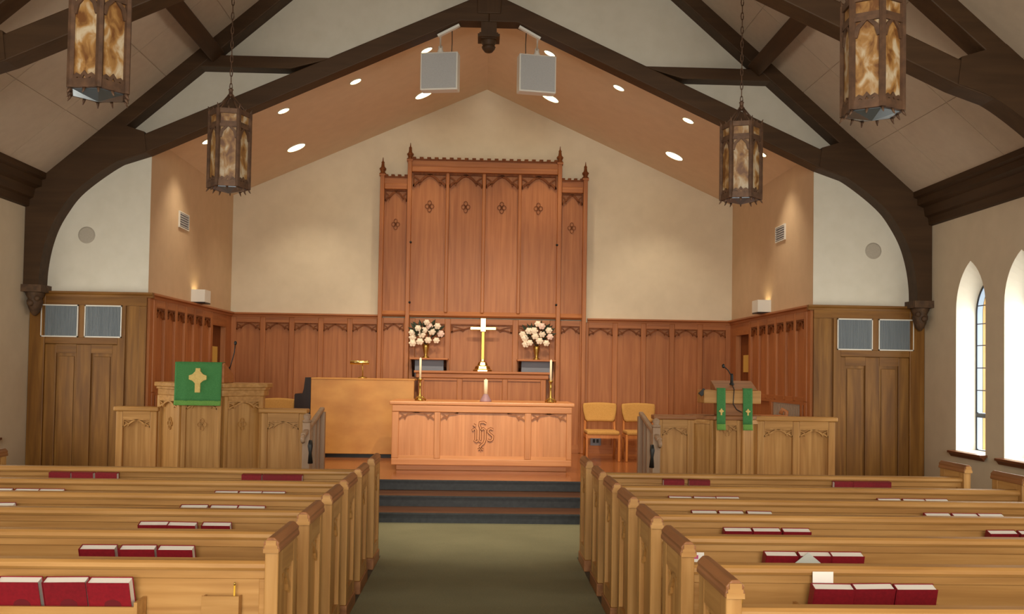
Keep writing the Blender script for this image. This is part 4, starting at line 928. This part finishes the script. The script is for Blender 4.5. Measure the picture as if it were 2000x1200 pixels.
ORD = {6: 'front', 5: 'second', 4: 'third', 3: 'fourth', 2: 'fifth', 1: 'sixth', 0: 'seventh'}
XR, XLF = .905 + PL / 2, -.945 - PL / 2
RACKS = {}
pw = make_pew(); pw.location = (XR, ROW[6], 0); pw['label'] = 'light oak pew, front row right of the aisle'
for k in range(5, -1, -1): dup(pw, (XR, ROW[k], 0), 0, 'light oak pew right of the aisle, %s row from the front' % ORD[k])
PEW = {}
for k in range(6, 0, -1): dup(pw, (XLF, ROW[k], 0), 0, 'light oak pew left of the aisle, %s row from the front' % ORD[k])
for o in list(S.objects):
    if o.name.split('.')[0] == 'pew':
        for k in range(7):
            if abs(o.location.y - ROW[k]) < .01: PEW[('R' if o.location.x > 0 else 'L', k)] = o
# hymnal racks on the backs of the pews and the hymnals in them
BK = {('L', 6): [-3.729, -3.533, -3.337, -2.084, -1.908, -1.736], ('L', 5): [-3.781, -3.576, -3.395, -2.063, -1.879, -1.702], ('L', 4): [-3.74, -3.56, -3.376, -2.085, -1.885, -1.695],
      ('L', 3): [-2.108, -1.931, -1.728], ('L', 2): [-2.138, -1.928, -1.728], ('L', 1): [-2.176, -1.972, -1.773],
      ('R', 6): [1.585, 1.812, 3.099, 3.273, 3.443], ('R', 5): [1.442, 1.64, 1.822, 3.103, 3.299, 3.48], ('R', 4): [1.458, 1.643, 1.847, 3.112, 3.308, 3.493],
      ('R', 3): [1.493, 1.675, 1.863, 3.17, 3.365], ('R', 2): [1.512, 1.696, 1.877], ('R', 1): [1.499, 1.691, 1.889]}
rack_mesh = MB(); rack_mesh.box(-.33, .33, -.112, 0, .565, .58).box(-.33, .33, -.118, -.104, .6, .668)
for x in (-.335, .32): rack_mesh.box(x, x + .015, -.122, 0, .55, .69)
rack_mesh = rack_mesh.mesh('book_rack'); rack_mesh.materials.append(M['oak_x'])
BW, BH, BT = .176, .215, .055
def make_book(spine_up):
    t = thing('hymnal', '', 'book', group='red hymnals in the pew racks')
    c = MB()
    if not spine_up:
        c.box(0, BW, -BT, -BT + .003, 0, BH).box(0, BW, -.003, 0, 0, BH).box(-.003, .002, -BT, 0, 0, BH)
        pg = MB().box(.002, BW - .004, -BT + .003, -.003, .004, BH - .004)
    else:
        c.box(0, BW, -BT, -BT + .003, 0, BH).box(0, BW, -.003, 0, 0, BH).box(0, BW, -BT, 0, BH - .002, BH + .003)
        pg = MB().box(.004, BW - .003, -BT + .003, -.003, .004, BH - .002)
    cv = P('cover', c, M['book'], t); P('page_block', pg, M['paper'], t)
    e = MB((BW * .56, -BT, BH * .5), (1, 0, 0), (0, -1, 0)); e.fprism([(.036 * math.cos(i * math.pi / 10), .028 * math.sin(i * math.pi / 10)) for i in range(20)], 0, .0006)
    P('cover_emblem', e, M['book_emblem'], cv)
    return t
bk = [make_book(False), make_book(True)]; used = [False, False]
pos3 = ['left', 'middle', 'right']
for (side, k), xs in BK.items():
    gr = []
    for x in xs:
        if gr and x - gr[-1][-1] < .5: gr[-1].append(x)
        else: gr.append([x])
    for g_ in gr:
        p = PEW[(side, k)]; xc = (g_[0] + g_[-1] + BW) / 2 
        r_ = bpy.data.objects.new('book_rack', rack_mesh); COL.objects.link(r_); r_.parent = p; r_.location = (xc - p.location.x, 0, 0)
        inner = abs(xc) < 2.6
        for i, x in enumerate(g_):
            su = 1 if k == 6 else 0
            loc = (x + (.0 if su else .003), ROW[k] - (.004 if not su else .012), .58); rz = random.uniform(-.03, .03)
            nm_ = pos3[i] if len(g_) == 3 else ('left', 'right')[i]
            lab = 'red hymnal, %s one in the %s rack of the %s %s pew' % (nm_, 'aisle' if inner else 'outer', ORD[k], 'left' if side == 'L' else 'right')
            if not used[su]: b_ = bk[su]; used[su] = True; b_.location = loc
            else: b_ = dup(bk[su], loc)
            b_['label'] = lab; b_.rotation_euler = (R(19 if not su else 6), R(random.uniform(-1, 1)), rz)
            wsc = (g_[1] - g_[0] - .008) / BW if len(g_) > 1 else 1
            b_.scale = (min(1.04, max(.97, wsc)) if k > 1 else 1.06, 1, .0 + (.226 if k < 6 else .24) / BH)
# odds and ends in the racks
p = PEW[('L', 1)]; y1 = ROW[1]
cb = MB().box(-1.285, -1.118, y1 - .06, y1 - .052, .6, .706).box(-1.285, -1.118, y1 - .052, y1, .6, .61).box(-1.285, -1.277, y1 - .052, y1, .61, .7).box(-1.126, -1.118, y1 - .052, y1, .61, .7)
o = P('card_box', cb, M['oak_x']); tag(o, 'small oak card box on the back of the nearest left pew', 'card holder')
def pencil(x, y, z, lab):
    t = thing('pencil', lab, 'pencil', (x, y, z), 'yellow pencils'); P('barrel', MB().tube([(x, y, z), (x + .003, y, z + .14)], .0045, 6), M['pencil'], t); P('eraser', MB().tube([(x + .003, y, z + .14), (x + .0032, y, z + .152)], .0046, 6), M['brass_dull'], t)
pencil(-1.148, y1 - .03, .61, 'yellow pencil standing in the oak card box on the left')
pencil(1.19, y1 - .03, .6, 'yellow pencil standing behind the nearest right pew')
cb2 = MB().box(1.1, 1.26, y1 - .06, y1 - .052, .59, .64).box(1.1, 1.26, y1 - .052, y1, .59, .6)
o = P('card_box', cb2, M['oak_x']); tag(o, 'shallow oak card box on the back of the sixth right pew', 'card holder')
t = thing('visitor_card', 'white card with pink print on the back of the fifth right pew', 'card', (1.15, ROW[2] - .03, .65))
P('card', MB().box(1.118, 1.202, ROW[2] - .034, ROW[2] - .032, .65, .773), M['paper'], t)
P('print', MB().box(1.145, 1.17, ROW[2] - .0352, ROW[2] - .034, .738, .758), M['pink'], t)
t = MB((0, ROW[2] - .15, 0), (1, 0, 0), (0, -1, 0)).fprism([(1.669, .70), (1.806, .70), (1.806, .745), (1.739, .80), (1.669, .745)], -.004, .0); o = P('folded_leaflet', t, M['grey_paper'])
tag(o, 'grey folded leaflet with a pointed top before the fifth right pew hymnals', 'leaflet')
o = P('paper_slip', MB().box(1.523, 1.62, ROW[1] - .043, ROW[1] - .041, .62, .838), M['paper']); tag(o, 'white paper slip sticking out of a hymnal in the sixth right pew', 'paper')
